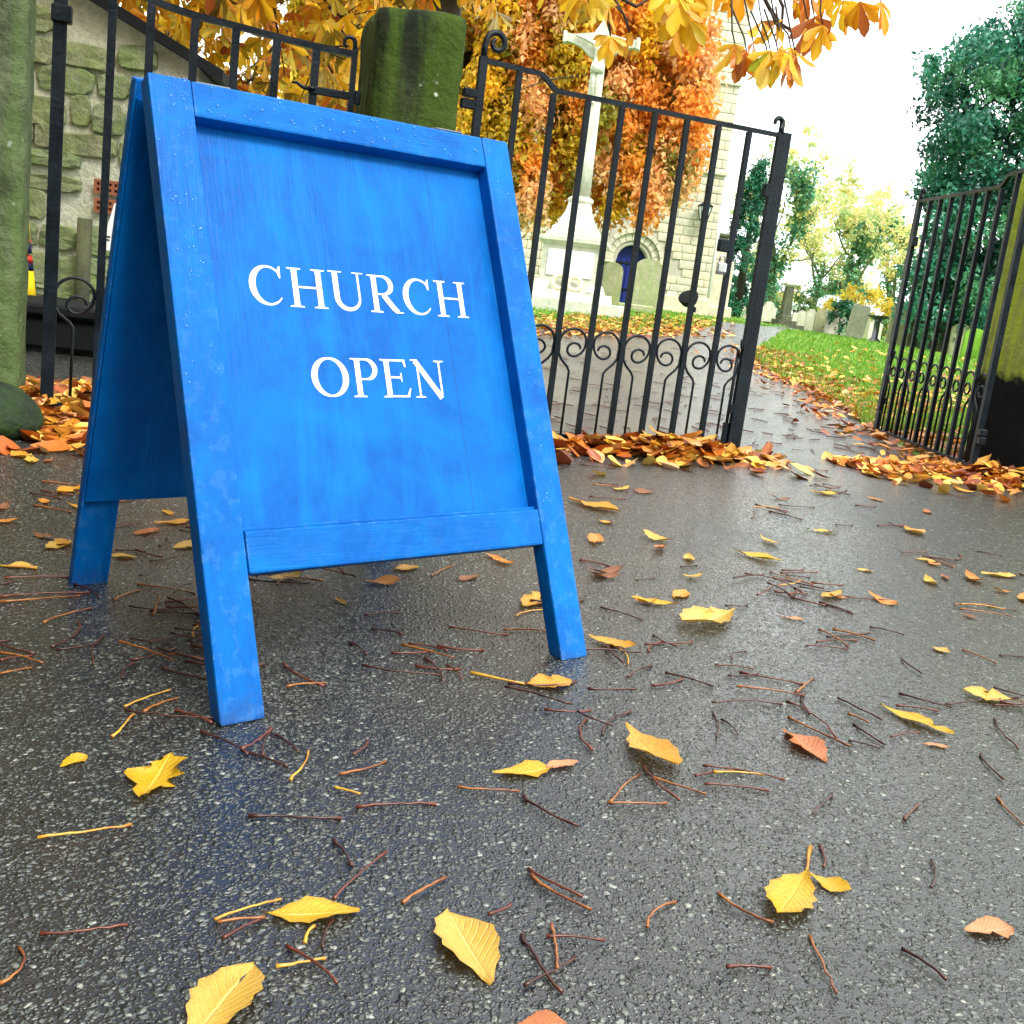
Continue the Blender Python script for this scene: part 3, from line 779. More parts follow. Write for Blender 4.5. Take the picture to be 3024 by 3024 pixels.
sc = [(xr, 0, zr+.018), (xr-.002, 0, zr+.03)]+[(xr-.020+.018*math.cos(a), 0, zr+.034+.018*math.sin(a)) for a in np.linspace(.2, PI*1.35, 14)]
bar_obj('scroll_finial', sc, rect(.012, .008), M['iron'], gC, True, [1.2-.4*i/len(sc) for i in range(len(sc))], up=(0, 1, 0))
xs = [0]+[u_-U0c for u_ in cu]+[xr]
for k in range(7):
    if k % 2 == 0: scroll_rod(gC, xs[k], xs[k+1], .042, .450)
    else: scroll_rod(gC, xs[k+1], xs[k], .042, .450)
zst = px_gate(970, 275)[1]-z0
box('strap_hinge', xr-.145, xr-.010, -.017, -.010, zst-.013, zst+.013, M['iron'], gC, .003)
hk = [(xr-.14, -.014, zst), (xr-.165, -.014, zst+.004), (xr-.185, -.014, zst+.014), (xr-.20, -.014, zst+.012)]
bar_obj('strap_tail', hk, circ(.008, 6), M['iron'], gC, True, [1, .9, .7, .4])
lathe('strap_bolt', [(.012, 0), (.012, .005), (.006, .010)], M['iron'], gC, 10, (xr-.135, -.0175, zst)).rotation_euler = (0, 0, 0)
for zz in (zst, .2): box('hinge_knuckle', xr+.0095, xr+.030, -.016, .016, zz-.022, zz+.022, M['iron'], gC, .003)
# padlock hanging on gate A between the last two bars
PD = gateA.matrix_world if False else Matrix.Translation(gateA.location) @ Matrix.Rotation(math.radians(22.63), 4, 'Z')
xk = 8*.1377-.018
def px_gA(x, y):
    dA = np.array([math.cos(math.radians(22.63)), math.sin(math.radians(22.63)), 0]); nA = np.array([-dA[1], dA[0], 0])
    d = ray(x, y); t = ((HA-CAMP) @ nA)/(d @ nA); P = CAMP+d*t; return (P-HA) @ dA, P[2]
pu, pz = px_gA(2122, 790)
pw = PD @ Vector((pu, -.02, pz-gateA.location.z))
pl = empty('padlock', tuple(pw), math.radians(22.63), 'steel padlock hanging from a bar of the closed iron gate', 'padlock')
box('padlock_body', -.020, .020, -.009, .009, -.018, .018, M['steel'], pl, .004, 2)
box('padlock_base', -.0195, .0195, -.0085, .0085, -.026, -.0185, M['greymetal'], pl, .003, 1)
bar_obj('shackle', [(-.012, 0, .017), (-.012, 0, .036)]+[(.012*math.cos(a), 0, .036+.012*math.sin(a)) for a in np.linspace(PI, 0, 9)]+[(.012, 0, .017)], circ(.0036, 7), M['steel'], pl, True)
hu, hz_ = px_gA(2135, 725)
hasp = box('latch_hasp', hu-.022, hu+.028, -.012, .012, hz_-.024-gateA.location.z, hz_+.024-gateA.location.z, M['iron'], gateA, .004)

# ------------------------------------------------------------------ stone piers and boulder
def pier(u0, u1, n0, n1, ztop, mat, label, seed, topfn=None, bev=.035):
    c = gw((u0+u1)/2, (n0+n1)/2); zb = g1(c[0], c[1])
    p = empty('stone_pier', (c[0], c[1], zb), GA, label, 'pier', 'stone gate piers')
    w = (u1-u0)/2; d = (n1-n0)/2
    grid_block('shaft', -w, w, -d, d, -.05, ztop-zb, mat, p, .03, bev, .006, 14, seed, topfn)
    return p
off = -.12
uL = px_gate(1097, 330, off)[0]; uR = px_gate(1368, 250, off)[0]
pier(uL, uR, off, off+.34, px_gate(1250, 22, off)[1], M['pier'], 'dark mossy stone pier holding the closed iron gate', 1, lambda x, y: .012*math.sin(9*x)-.06*max(0, x-.05))
offl = -.10
uR2 = px_gate(66, 620, offl)[0]
pier(uR2-.46, uR2, offl, offl+.30, 1.75, M['pier_left'], 'pale lichened stone pier with a boulder at its foot', 2)
pier(2.65, 3.12, -.10, .31, 1.66, M['pier_right'], 'yellow-green mossy stone pier with black base', 3)
def light_blocking_wall(u0, u1, h, label, seed):  # unseen walls added past the outer piers to shade the forecourt
    c = gw((u0+u1)/2, .02); w = abs(u1-u0)/2; zb = g1(c[0], c[1])
    p = empty('unseen_wall', (c[0], c[1], zb), GA, label, 'wall')
    box('wall_core', -w, w, -.17, .17, -.2, h, M['mortar'], p)
    box('coping', -w, w, -.22, .22, h+.001, h+.12, M['pier_left'], p, .03)
    rg = random.Random(seed); z = .02; bm = bmesh.new()
    while z < h-.05:
        hh = rg.uniform(.10, .2); x = -w
        while x < w-.1:
            ww = min(rg.uniform(.18, .45), w-x); box_bm(x+.012, x+ww-.012, -.19-rg.uniform(0, .02), -.1, z+.01, min(z+hh, h)-.01, .015, 1, bm); x += ww
        z += hh
    o = bm_obj('rubble_face', bm, M['rubble'], p); o['kind'] = 'stuff'
light_blocking_wall(-9.5, uR2-.47, 1.75, 'unseen rubble wall added beyond the pale pier to block light', 1)
light_blocking_wall(3.13, 9.0, 1.55, 'unseen rubble wall added beyond the black-based pier to block light', 2)
bo = bmesh.new(); bmesh.ops.create_icosphere(bo, subdivisions=4, radius=1.0)
bR = px_gate(118, 1180, -.32); 
for v in bo.verts:
    v.co = Vector((v.co.x*.155, v.co.y*.15, (v.co.z*.62+.38)*.165 if v.co.z > -.6 else .0))
uB, zB_ = px_gate(118, 1185, -.32)
bp = gw(uB-.15, -.32); bld = bm_obj('guard_boulder', bo, M['boulder'], None, True)
bld.location = (bp[0], bp[1], g1(bp[0], bp[1])+.0); roughen(bld, .010, 6, 4)
tag(bld, 'rounded dark mossy boulder at the foot of the pale pier', 'boulder')

# ------------------------------------------------------------------ stone outbuilding behind the side gate
def plane_px(P0, ang):
    d_ = np.array([math.cos(ang), math.sin(ang), 0]); n_ = np.array([-d_[1], d_[0], 0])
    def f(x, y):
        d = ray(x, y); t = ((P0-CAMP) @ n_)/(d @ n_); P = CAMP+d*t; return (P-P0) @ d_, P[2]
    return f
WD = 6.2
wb = at_y(600, 700, WD); WANG = math.radians(8); wz = g1(wb[0], wb[1])
wpx = plane_px(np.array([wb[0], wb[1], 0]), WANG)
hut = empty('stone_outbuilding', (wb[0], wb[1], wz), WANG, 'rubble stone outbuilding with a dark sloping roof verge behind the side gate', 'building')
ex, ez = wpx(610, 215); ex2, ez2 = wpx(262, 0); slope = (ez2-ez)/(ex2-ex)
def roof_z(x): return ez + slope*(x-ex) - wz
XL = -4.0; XR = wpx(585, 250)[0]
Vw = [(XR, 0, -.05), (XR, 0, roof_z(XR)), (XL, 0, roof_z(XL)), (XL, 0, -.05)]
Vw += [(x, 3.0, z) for x, y, z in Vw]
mesh_obj('wall_core', Vw, [(3, 2, 1, 0), (4, 5, 6, 7), (0, 1, 5, 4), (1, 2, 6, 5), (2, 3, 7, 6), (3, 0, 4, 7)], M['mortar'], hut)
xo = ex+.10
rv = [(xo, -.10, roof_z(xo)+.0), (xo, -.10, roof_z(xo)+.055), (XL, -.10, roof_z(XL)+.055), (XL, -.10, roof_z(XL)+.0)]
rv += [(x, 3.1, z) for x, y, z in rv]
mesh_obj('roof', rv, [(3, 2, 1, 0), (4, 5, 6, 7), (0, 1, 5, 4), (1, 2, 6, 5), (2, 3, 7, 6), (3, 0, 4, 7)], M['slate'], hut)
# individual rubble stones: shared worn block shapes
def rough_block(seed, w=1., d=1., h=1., rnd=.10, bev=.13):
    from mathutils import noise as mn
    rg = random.Random(seed)
    if rnd == 0:
        bm = box_bm(-w/2, w/2, -d/2, d/2, -h/2, h/2, bev, 1)
    else:                                  # irregular hammered stone: ragged outline, faceted face
        k = 13; bm = bmesh.new(); rings = []
        for y, f in ((.5, 1.0), (-.36, 1.0), (-.50, .90)):
            ring = []
            for q in range(k):
                a = 2*PI*q/k+rg.uniform(-.12, .12); cx, sz = math.cos(a), math.sin(a)
                e = (abs(cx)**6+abs(sz)**6)**(-1/6)*.5*(1+.10*mn.noise(Vector((cx*2+seed*3, sz*2, 1.7*seed))))
                ring.append(bm.verts.new((cx*e*f, y*(1+(.25*rg.uniform(-1, 1) if f < 1 else 0)), sz*e*f)))
            rings.append(ring)
        for r0_, r1_ in zip(rings[:-1], rings[1:]):
            for q in range(k): bm.faces.new((r0_[q], r1_[q], r1_[(q+1) % k], r0_[(q+1) % k]))
        c_ = bm.verts.new((rg.uniform(-.1, .1), -.52, rg.uniform(-.1, .1)))
        for q in range(k): bm.faces.new((rings[2][q], c_, rings[2][(q+1) % k]))
        bmesh.ops.recalc_face_normals(bm, faces=bm.faces[:])
    me = bpy.data.meshes.new('stone'); bm.to_mesh(me); bm.free()
    if rnd == 0: me.polygons.foreach_set('use_smooth', [True]*len(me.polygons))
    return me
STM_ = []
for i in range(14):
    me = rough_block(i); me.materials.append(M['rubble' if i % 3 else 'rubble2']); STM_.append(me)
rg = random.Random(5); zc = .02
airx, airz = wpx(332, 585)
while zc < 3.0:
    hgt = rg.uniform(.07, .19); xx = XL+1.2+rg.uniform(0, .15)
    while xx < XR-.05:
        w = rg.uniform(.10, .36); w = min(w, XR-.01-xx)
        cx = xx+w/2; czz = zc+hgt/2
        if w > .06 and czz+hgt/2 < roof_z(cx+w/2)-.02 and rg.random() < .93 and not (abs(cx-airx) < w/2+.11 and abs(czz+wz-airz) < hgt/2+.12):
            o = link(bpy.data.objects.new('stone', STM_[rg.randrange(14)]), hut)
            hv = rg.uniform(.80, 1.02); o.location = (cx, 0, czz+rg.uniform(-.025, .025)); o.scale = (w*rg.uniform(.86, .98), .045+rg.uniform(0, .04), hgt*hv)
            o.rotation_euler = (rg.uniform(-.05, .05), rg.uniform(-.06, .06), rg.uniform(-.05, .05))
        xx += w
    zc += hgt
# two terracotta air bricks with real holes
def air_brick(cx, cz_, w=.19, h=.065):
    bm = bmesh.new(); nx, nz = 6, 2
    xs = [cx-w/2+w*i/(2*nx+1) for i in range(2*nx+2)]; zs = [cz_-h/2+h*i/(2*nz+1) for i in range(2*nz+2)]
    for i in range(2*nx+1):
        for j in range(2*nz+1):
            hole = i % 2 == 1 and j % 2 == 1
            y = -.035 if not hole else -.015
            vs = [bm.verts.new(p) for p in ((xs[i], y, zs[j]), (xs[i+1], y, zs[j]), (xs[i+1], y, zs[j+1]), (xs[i], y, zs[j+1]))]
            bm.faces.new(vs)
            if hole:
                for a, b in ((0, 1), (1, 2), (2, 3), (3, 0)):
                    p, q = vs[a].co, vs[b].co
                    bm.faces.new([bm.verts.new(v) for v in ((p.x, -.035, p.z), (q.x, -.035, q.z), (q.x, -.0149, q.z), (p.x, -.0149, p.z))])
    return bm_obj('air_brick', bm, M['brick'], hut)
for py_ in (557, 612):
    ax, az = wpx(338, py_); air_brick(ax, az-wz, .20, .075)
# drain pipe stub and dark bin, sign, banner cone
pp, pz_ = wpx(262, 730)
bar_obj('drain_pipe', [(pp, -.10, pz_-wz+.15), (pp, -.10, -.02)], circ(.040, 10), M['grave_dark'], hut, True)
def box_thing(name, c, ang, label, cat): return empty(name, c, ang, label, cat)
bq = at_y(255, 1000, 5.3); bz_ = g1(bq[0], bq[1])
binp = empty('storage_bin', (bq[0], bq[1], bz_), math.radians(10), 'black lidded storage bin in the shade behind the side gate', 'bin')
htb = at_y(150, 888, 5.3)[2]-bz_
box('bin_body', -.95, .80, -.22, .28, 0.02, htb-.06, M['black'], binp, .02)
box('bin_lid', -.98, .83, -.25, .30, htb-.058, htb, M['black'], binp, .015)
# white sign with black letter F
q0 = at_y(312, 690, 4.6)
sg = empty('white_sign', (q0[0], q0[1], g1(q0[0], q0[1])), math.radians(12), 'white sign with black letter F on a post behind the blue sign', 'sign')
spx = plane_px(np.array([q0[0], q0[1], 0]), math.radians(12))
pl_ = [spx(x, y) for x, y in ((338, 600), (298, 733), (322, 740), (420, 742), (420, 600))]
bmq = bmesh.new(); f0 = bmq.faces.new([bmq.verts.new((u_, 0, z-sg.location.z)) for u_, z in pl_])
ext = bmesh.ops.extrude_face_region(bmq, geom=[f0])
for v in [e for e in ext['geom'] if isinstance(e, bmesh.types.BMVert)]: v.co.y += .008
board_ = bm_obj('sign_board', bmq, M['white_sign'], sg)
fu, fz = spx(309, 722); hh = .036
for x0, x1, z0_, z1_ in ((0, .005, 0, hh), (.005, .021, hh-.0055, hh), (.005, .018, hh*.48, hh*.48+.0055)):
    box('letter', fu+x0, fu+x1, -.0025, -.0005, fz-sg.location.z+z0_, fz-sg.location.z+z1_, M['black'], board_)
su = spx(380, 740)[0]
bar_obj('sign_post', [(su, .03, 0), (su, .03, pl_[4][1]-sg.location.z-.02)], circ(.018, 8), M['black'], sg, True)
# yellow banner cone with navy and red band
cq = at_y(70, 900, 5.8); cz0 = at_y(75, 945, 5.8)[2]
cz0g = g1(cq[0], cq[1]); btm = at_y(75, 897, 5.8)[2]-cz0g; topz = at_y(97, 610, 5.8)[2]-cz0g
cn = empty('banner_cone', (cq[0], cq[1], cz0g), 0, 'tall yellow cone with navy and red bands on a grey foot beside the pale pier', 'banner')
R_ = .066
def rc(z): return R_*(topz-z)/(topz-btm)*.9+.004
zA1 = at_y(92, 712, 5.8)[2]-cz0g; zA2 = at_y(88, 800, 5.8)[2]-cz0g
def cone_seg(name, za, zb_, mat, tilt=0.0):
    k = 18; V = []
    for z, t in ((za, tilt), (zb_, tilt)):
        for j in range(k):
            a = 2*PI*j/k; zz = z - t*math.cos(a)*R_
            V.append((rc(zz)*math.cos(a), rc(zz)*math.sin(a), zz))
    Fq = [(j, (j+1) % k, k+(j+1) % k, k+j) for j in range(k)]+[tuple(range(k-1, -1, -1)), tuple(range(k, 2*k))]
    return mesh_obj(name, V, Fq, mat, cn, True)
cone_seg('lower_cloth', btm, zA2, M['yellow'])
zm = (zA1+zA2)/2
cone_seg('navy_band', zA2+.0005, zm-.02, M['navy']); cone_seg('red_stripe', zm-.0195, zm+.012, M['red'], .3)
cone_seg('navy_band', zm+.0125, zA1-.012, M['navy']); cone_seg('red_edge', zA1-.0115, zA1+.006, M['red']); cone_seg('upper_cloth', zA1+.0065, topz, M['yellow'])
lathe('foot', [(.10, 0), (.10, .03), (.045, .06), (.045, btm-.002)], M['greymetal'], cn, 16)

# ------------------------------------------------------------------ war memorial crucifix
MD = 18.0
mp = on_ground(1676, MD, 890); SCM = MD/3250*1.02
mem = empty('war_memorial', tuple(mp), math.radians(-6), 'tall pale stone crucifix memorial on a stepped plinth beyond the gate', 'monument')
z = 0
def blk(name, hw, z0_, z1_, mat=M['memorial'], hw2=None, bev=.012):
    o = lathe(name, [(hw, z0_), (hw if hw2 is None else hw2, z1_)], mat, mem, square=True); return o
blk('step', .90, -.1, .16); blk('step', .68, .161, .30, hw2=.66); blk('step', .56, .301, .44, hw2=.50)
blk('plinth', .455, .441, .98)
for s_ in (0, 1):
    o = box('inscription_panel', -.36, .36, -.475, -.456, .52, .92, M['memorial_panel'], mem, .004); o.rotation_euler = (0, 0, PI/2*s_)
lathe('cornice', [(.46, .981), (.50, 1.02), (.54, 1.05), (.54, 1.11), (.48, 1.12)], M['memorial'], mem, square=True)
lathe('stepped_cap', [(.44, 1.121), (.44, 1.17), (.37, 1.20), (.36, 1.27), (.29, 1.31), (.27, 1.38), (.20, 1.52), (.17, 1.66)], M['memorial'], mem, square=True)
lathe('collar', [(.18, 1.661), (.205, 1.69), (.205, 1.73), (.165, 1.76)], M['memorial'], mem, k=8)
ztop_ = at_y(1750, 62, MD)[2]-mp[2]; zarm = at_y(1750, 118, MD)[2]-mp[2]
lathe('shaft', [(.150, 1.761), (.135, 2.4), (.105, zarm-.15), (.105, zarm+.10)], M['memorial'], mem, k=8, rot=PI/8)
arm = [(-.56, -.055), (-.56, .055), (-.40, .05), (-.12, .10), (0, .30), (.12, .10), (.40, .05), (.56, .055), (.56, -.055), (.46, -.07), (.30, -.12), (.13, -.26), (-.13, -.26), (-.30, -.12), (-.46, -.07)]
bmq = bmesh.new(); f0 = bmq.faces.new([bmq.verts.new((x, -.075, zarm+zz)) for x, zz in arm])
ext = bmesh.ops.extrude_face_region(bmq, geom=[f0])
for v in [e for e in ext['geom'] if isinstance(e, bmesh.types.BMVert)]: v.co.y += .15
bmesh.ops.recalc_face_normals(bmq, faces=bmq.faces[:])
bm_obj('cross_head', bmq, M['memorial'], mem)
for s_ in (-1, 1):
    box('arm_end', s_*.56-.03, s_*.56+.03, -.095, .095, zarm-.085, zarm+.085, M['memorial'], mem, .012)
# carved figure
def skin_figure(name, verts, edges, radii, mat, parent, root=0):
    me = bpy.data.meshes.new(name); me.from_pydata(verts, edges, []); o = link(bpy.data.objects.new(name, me), parent)
    md = o.modifiers.new('skin', 'SKIN'); md.use_smooth_shade = True
    for i, r in enumerate(radii): me.skin_vertices[0].data[i].radius = (r, r*.85)
    me.skin_vertices[0].data[root].use_root = True
    sd = o.modifiers.new('sub', 'SUBSURF'); sd.levels = 1; sd.render_levels = 2
    me.materials.append(mat); return o
fy = -.15
fv = [(0, fy, zarm-.36), (0, fy-.01, zarm-.20), (0, fy, zarm-.07), (.005, fy-.03, zarm-.005), (.02, fy-.05, zarm+.055),
      (-.10, fy, zarm-.07), (-.26, fy+.02, zarm-.01), (-.40, fy+.03, zarm+.03), (.10, fy, zarm-.07), (.26, fy+.02, zarm-.01), (.40, fy+.03, zarm+.03),
      (-.035, fy-.01, zarm-.46), (-.035, fy-.05, zarm-.66), (-.015, fy+.01, zarm-.88), (.035, fy-.01, zarm-.46), (.035, fy-.05, zarm-.66), (.015, fy+.01, zarm-.88), (0, fy-.03, zarm-.95)]
fe = [(0, 1), (1, 2), (2, 3), (3, 4), (2, 5), (5, 6), (6, 7), (2, 8), (8, 9), (9, 10), (0, 11), (11, 12), (12, 13), (0, 14), (14, 15), (15, 16), (16, 17)]
fr_ = [.075, .07, .085, .032, .058, .04, .028, .022, .04, .028, .022, .05, .042, .028, .05, .042, .028, .025]
skin_figure('carved_figure', fv, fe, fr_, M['memorial'], mem)
lathe('loincloth', [(.098, zarm-.50), (.105, zarm-.42), (.088, zarm-.35)], M['memorial'], mem, 12, (0, fy-.005, 0))
# two wreaths and a white tribute resting on the steps
def torus(name, loc, R, r, mat, parent, k=20, j=8, tilt=0.0):
    V = []; Fq = []
    for i in range(k):
        for q in range(j):
            a = 2*PI*i/k; b = 2*PI*q/j
            V.append(((R+r*math.cos(b))*math.cos(a), r*math.sin(b), (R+r*math.cos(b))*math.sin(a)))
    for i in range(k):
        for q in range(j): Fq.append((i*j+q, ((i+1) % k)*j+q, ((i+1) % k)*j+(q+1) % j, i*j+(q+1) % j))
    o = mesh_obj(name, V, Fq, mat, parent, True); o.location = loc; o.rotation_euler = (tilt, 0, 0); return o
M['wreath'] = mat_plain('pale_wreath', (.72, .66, .42), .8, 0, .3, 60, .02)
for i, (dx, lab) in enumerate(((-.02, 'pale round wreath leaning on the memorial steps'), (.22, 'pale round wreath leaning beside another wreath near the white tribute'))):
    P = Matrix.Translation(mp) @ Matrix.Rotation(math.radians(-6), 4, 'Z') @ Vector((dx-.1, -.60, .30+.125))
    w_ = torus('wreath', tuple(P), .10, .030, M['wreath'], None, tilt=-.25); roughen(w_, .012, 40, i); tag(w_, lab, 'wreath', 'wreaths on the memorial steps')
P = Matrix.Translation(mp) @ Vector((.33, -.66, .30)); bmq = bmesh.new(); bmesh.ops.create_uvsphere(bmq, u_segments=14, v_segments=8, radius=.085)
for v in bmq.verts: v.co = Vector((v.co.x*1.15, v.co.y*.5, max(v.co.z, -.06)*.8+.05))
o = bm_obj('tribute_stone', bmq, M['white_sign'], None, True); o.location = P; o.rotation_euler = (0, .35, 0); tag(o, 'small white oval tribute on the memorial steps', 'tribute')

# ------------------------------------------------------------------ church tower
CD = 38.0
cr = at_y(2082, 905, CD); CANG = math.radians(9); cz_g = g1(cr[0], cr[1])
ch = empty('church_tower', (cr[0], cr[1], cz_g), CANG, 'pale ashlar church tower with round-arched blue doorway', 'church')
cpx = plane_px(np.array([cr[0], cr[1], 0]), CANG)
CW, CHH = 9.0, 17.0
dux, duz = cpx(1868, 860); dcx = cpx(1862, 800)[0]; dw = .55
spring = cpx(1850, 770)[1]-cz_g; dbot = 0.0
prof = [(0, 0), (0, CHH), (-CW, CHH), (-CW, 0), (dcx-dw, 0), (dcx-dw, spring)]
prof += [(dcx+dw*math.cos(a), spring+dw*math.sin(a)) for a in np.linspace(PI, 0, 17)[1:-1]] + [(dcx+dw, spring), (dcx+dw, 0)]
bmq = bmesh.new(); f0 = bmq.faces.new([bmq.verts.new((x, 0, zz-.05 if zz == 0 else zz)) for x, zz in prof])
ext = bmesh.ops.extrude_face_region(bmq, geom=[f0])
for v in [e for e in ext['geom'] if isinstance(e, bmesh.types.BMVert)]: v.co.y += 8.0
bmesh.ops.triangulate(bmq, faces=[f for f in bmq.faces if len(f.verts) > 4]); bmesh.ops.recalc_face_normals(bmq, faces=bmq.faces[:])
bm_obj('wall_core', bmq, M['ashlar_joint'], ch)
# recessed plank door
dr = empty('door', (0, 0, 0)); dr.parent = ch
bmq = bmesh.new(); ap = [(dcx-dw-.02, -.02), (dcx-dw-.02, spring)]+[(dcx+(dw+.02)*math.cos(a), spring+(dw+.02)*math.sin(a)) for a in np.linspace(PI, 0, 15)]+[(dcx+dw+.02, -.02)]
f0 = bmq.faces.new([bmq.verts.new((x, .32, zz)) for x, zz in ap]); bmq.normal_update()
if f0.normal.y > 0: f0.normal_flip()
bm_obj('door_leaf', bmq, M['door_blue'], dr)
for i in range(1, 6): box('plank', dcx-dw+.02+(i-1)*2*dw/5, dcx-dw+i*2*dw/5-.015, .285, .318, .03, spring+.05, M['door_blue'], dr, .006)
box('strap', dcx-dw+.03, dcx+dw-.05, .262, .284, .5, .57, M['iron'], dr); box('strap', dcx-dw+.03, dcx+dw-.05, .262, .284, spring-.1, spring-.03, M['iron'], dr)
# orders of the arch: voussoirs
def voussoirs(r0, r1, y0, y1, n, mat, name='voussoir'):
    for i in range(n):
        a0 = PI*i/n+.012; a1 = PI*(i+1)/n-.012; V = []
        for y in (y0, y1):
            for r, a in ((r0, a0), (r1, a0), (r1, (a0+a1)/2), (r1, a1), (r0, a1), (r0, (a0+a1)/2)): V.append((dcx+r*math.cos(a), y, spring+r*math.sin(a)))
        mesh_obj(name, V, [(0, 1, 2, 3, 4, 5), (11, 10, 9, 8, 7, 6)]+[(j, (j+1) % 6+6-6*0 if False else j+6, (j+1) % 6+6, (j+1) % 6) for j in range(6)], mat, ch)
voussoirs(dw-.03, dw+.17, .06, .26, 9, M['ashlar2']); voussoirs(dw+.13, dw+.36, -.06, .14, 11, M['ashlar']); voussoirs(dw+.37, dw+.50, -.15, .0, 13, M['ashlar'], 'hood_stone')
for s_ in (-1, 1):
    x0, x1 = sorted((dcx+s_*(dw+.10), dcx+s_*(dw+.56))); box('impost', x0, x1, -.12, .05, spring-.12, spring-.005, M['ashlar'], ch, .015)
    for q in range(6):
        zz = q*(spring-.13)/6
        x0, x1 = sorted((dcx+s_*(dw-.03), dcx+s_*(dw+.16+.12*(q % 2)))); box('jamb_stone', x0, x1, -.04, .26, zz+.01, zz+(spring-.13)/6-.005, M['ashlar2'], ch, .012)
# ashlar blocks
cand = []; rg = random.Random(9); zc = 0.02; row = 0
while zc < 12.2:
    hgt = rg.choice((.24, .28, .30, .33)); xx = -.005-(.18 if row % 2 else 0)
    if row % 2: cand.append((-.092, zc, .175, hgt))
    while xx > -7.0:
        w = rg.uniform(.34, .72); cand.append((xx-w/2, zc, w-.02, hgt)); xx -= w
    zc += hgt; row += 1
keepb = []
for cx, z0_, w, hgt in cand:
    dx = max(0, abs(cx-dcx)-w/2); dz = max(0, z0_-spring)
    if z0_ < spring and dx < dw+.30: continue
    if z0_+hgt > spring-.2 and math.hypot(dx, dz) < dw+.53: continue
    P = Matrix.Translation((cr[0], cr[1], cz_g)) @ Matrix.Rotation(CANG, 4, 'Z') @ Vector((cx, 0, z0_))
    d = np.array(P)-CAMP; zf = d @ _F; X = 1512+F_PX*(d @ _R)/zf; Y = 1512-F_PX*(d @ _U)/zf
    vis = (1 if X > 1900 else 0)+(2 if X > 2000 or Y > 560 else 0)
    keepb.append((-vis, cx, z0_, w, hgt))
keepb.sort(key=lambda t: t[0])
ABM = []
for i in range(6):
    me = rough_block(50+i, rnd=.0, bev=.04); me.materials.append(M['ashlar' if i % 2 else 'ashlar2']); ABM.append(me)
bmq = bmesh.new()
for i, (_, cx, z0_, w, hgt) in enumerate(keepb):
    dep = .06+rg.uniform(0, .035)
    if i < 260:
        o = link(bpy.data.objects.new('ashlar_block', ABM[rg.randrange(6)]), ch); o.location = (cx, -.002, z0_+hgt/2); o.scale = (w, dep, hgt-.02)
    else: box_bm(cx-w/2, cx+w/2, -.002-dep/2, .02, z0_+.01, z0_+hgt-.01, 0, 1, bmq)
o = bm_obj('ashlar_block', bmq, M['ashlar'], ch); o['kind'] = 'stuff'
szz = cpx(2070, 512)[1]-cz_g
box('string_course', -CW, .06, -.13, .05, szz, szz+.16, M['ashlar'], ch, .03)
sz2 = cpx(2130, 250)[1]-cz_g
box('string_course', -CW, .06, -.12, .05, sz2, sz2+.14, M['ashlar'], ch, .03)
box('base_plinth', dcx+dw+.35, .10, -.14, .05, -.05, .55, M['ashlar2'], ch, .04)
# low stepped buttress beyond the corner
bt_x1 = cpx(2160, 900)[0]; btz = cpx(2150, 770)[1]-cz_g
box('buttress', .065, bt_x1, .35, 2.0, -.05, btz, M['ashlar2'], ch, .03)
box('buttress_cap', .065, bt_x1-.25, .5, 1.9, btz+.001, btz+.75, M['ashlar'], ch, .05)
box('buttress_coping', .065, bt_x1-.18, .42, 1.95, btz+.752, btz+.90, M['grave_dark'], ch, .05)
box('buttress_plinth', .105, bt_x1+.12, .20, 2.1, -.05, .38, M['ashlar2'], ch, .05)
bar_obj('corner_upright', [(.09, .10, .60), (.09, .10, szz-.2)], circ(.05, 8), M['white_sign'], ch, True)  # white round upright along the tower corner
# wall lantern
lx, lz = cpx(2072, 625); lz -= cz_g
ln = empty('wall_lantern', tuple(Matrix.Translation((cr[0], cr[1], cz_g)) @ Matrix.Rotation(CANG, 4, 'Z') @ Vector((lx, -.35, lz))), CANG, 'black framed glass lantern on a bracket fixed to the church wall', 'lantern')
lathe('lantern_glass', [(.10, -.26), (.17, .14)], M['lamp_glass'], ln, square=True)
for sx in (-1, 1):
    for sy in (-1, 1): bar_obj('lantern_frame', [(sx*.105, sy*.105, -.27), (sx*.176, sy*.176, .14)], rect(.022, .022), M['black'], ln)
lathe('lantern_roof', [(.20, .141), (.21, .17), (.07, .27), (.07, .33), (.03, .36), (.03, .42)], M['black'], ln, square=True)
lathe('lantern_base', [(.11, -.30), (.115, -.261)], M['black'], ln, square=True)
bar_obj('bracket', [(0, 0, -.30), (0, -.02, -.42), (0, .04, -.55), (0, .18, -.60), (0, .33, -.60)], circ(.022, 7), M['black'], ln, True)
bar_obj('bracket', [(0, .02, -.44), (.09, .05, -.5), (.10, .10, -.62), (0, .2, -.72), (0, .33, -.80)], circ(.015, 6), M['black'], ln, True)
# floodlight on the grass
fp = on_ground(2026, 30.0, 950)
fl = empty('floodlight', tuple(fp), math.radians(20), 'black round floodlight on a short stake in the grass before the church', 'floodlight')
hf = at_y(2022, 882, 30.0)[2]-fp[2]
lathe('lamp_housing', [(.05, -.17), (.19, -.12), (.25, 0), (.27, .05), (.27, .09), (.24, .10)], M['black'], fl, 18, (0, 0, 0)).matrix_local = Matrix.Translation((-.02, 0, hf)) @ Matrix.Rotation(math.radians(-35), 4, 'Y') @ Matrix.Rotation(math.radians(25), 4, 'X')
bar_obj('stake', [(.02, 0, -.05), (.02, 0, hf-.12)], circ(.025, 7), M['black'], fl, True)
box('control_box', .04, .22, -.06, .06, .12, hf-.18, M['black'], fl, .02)

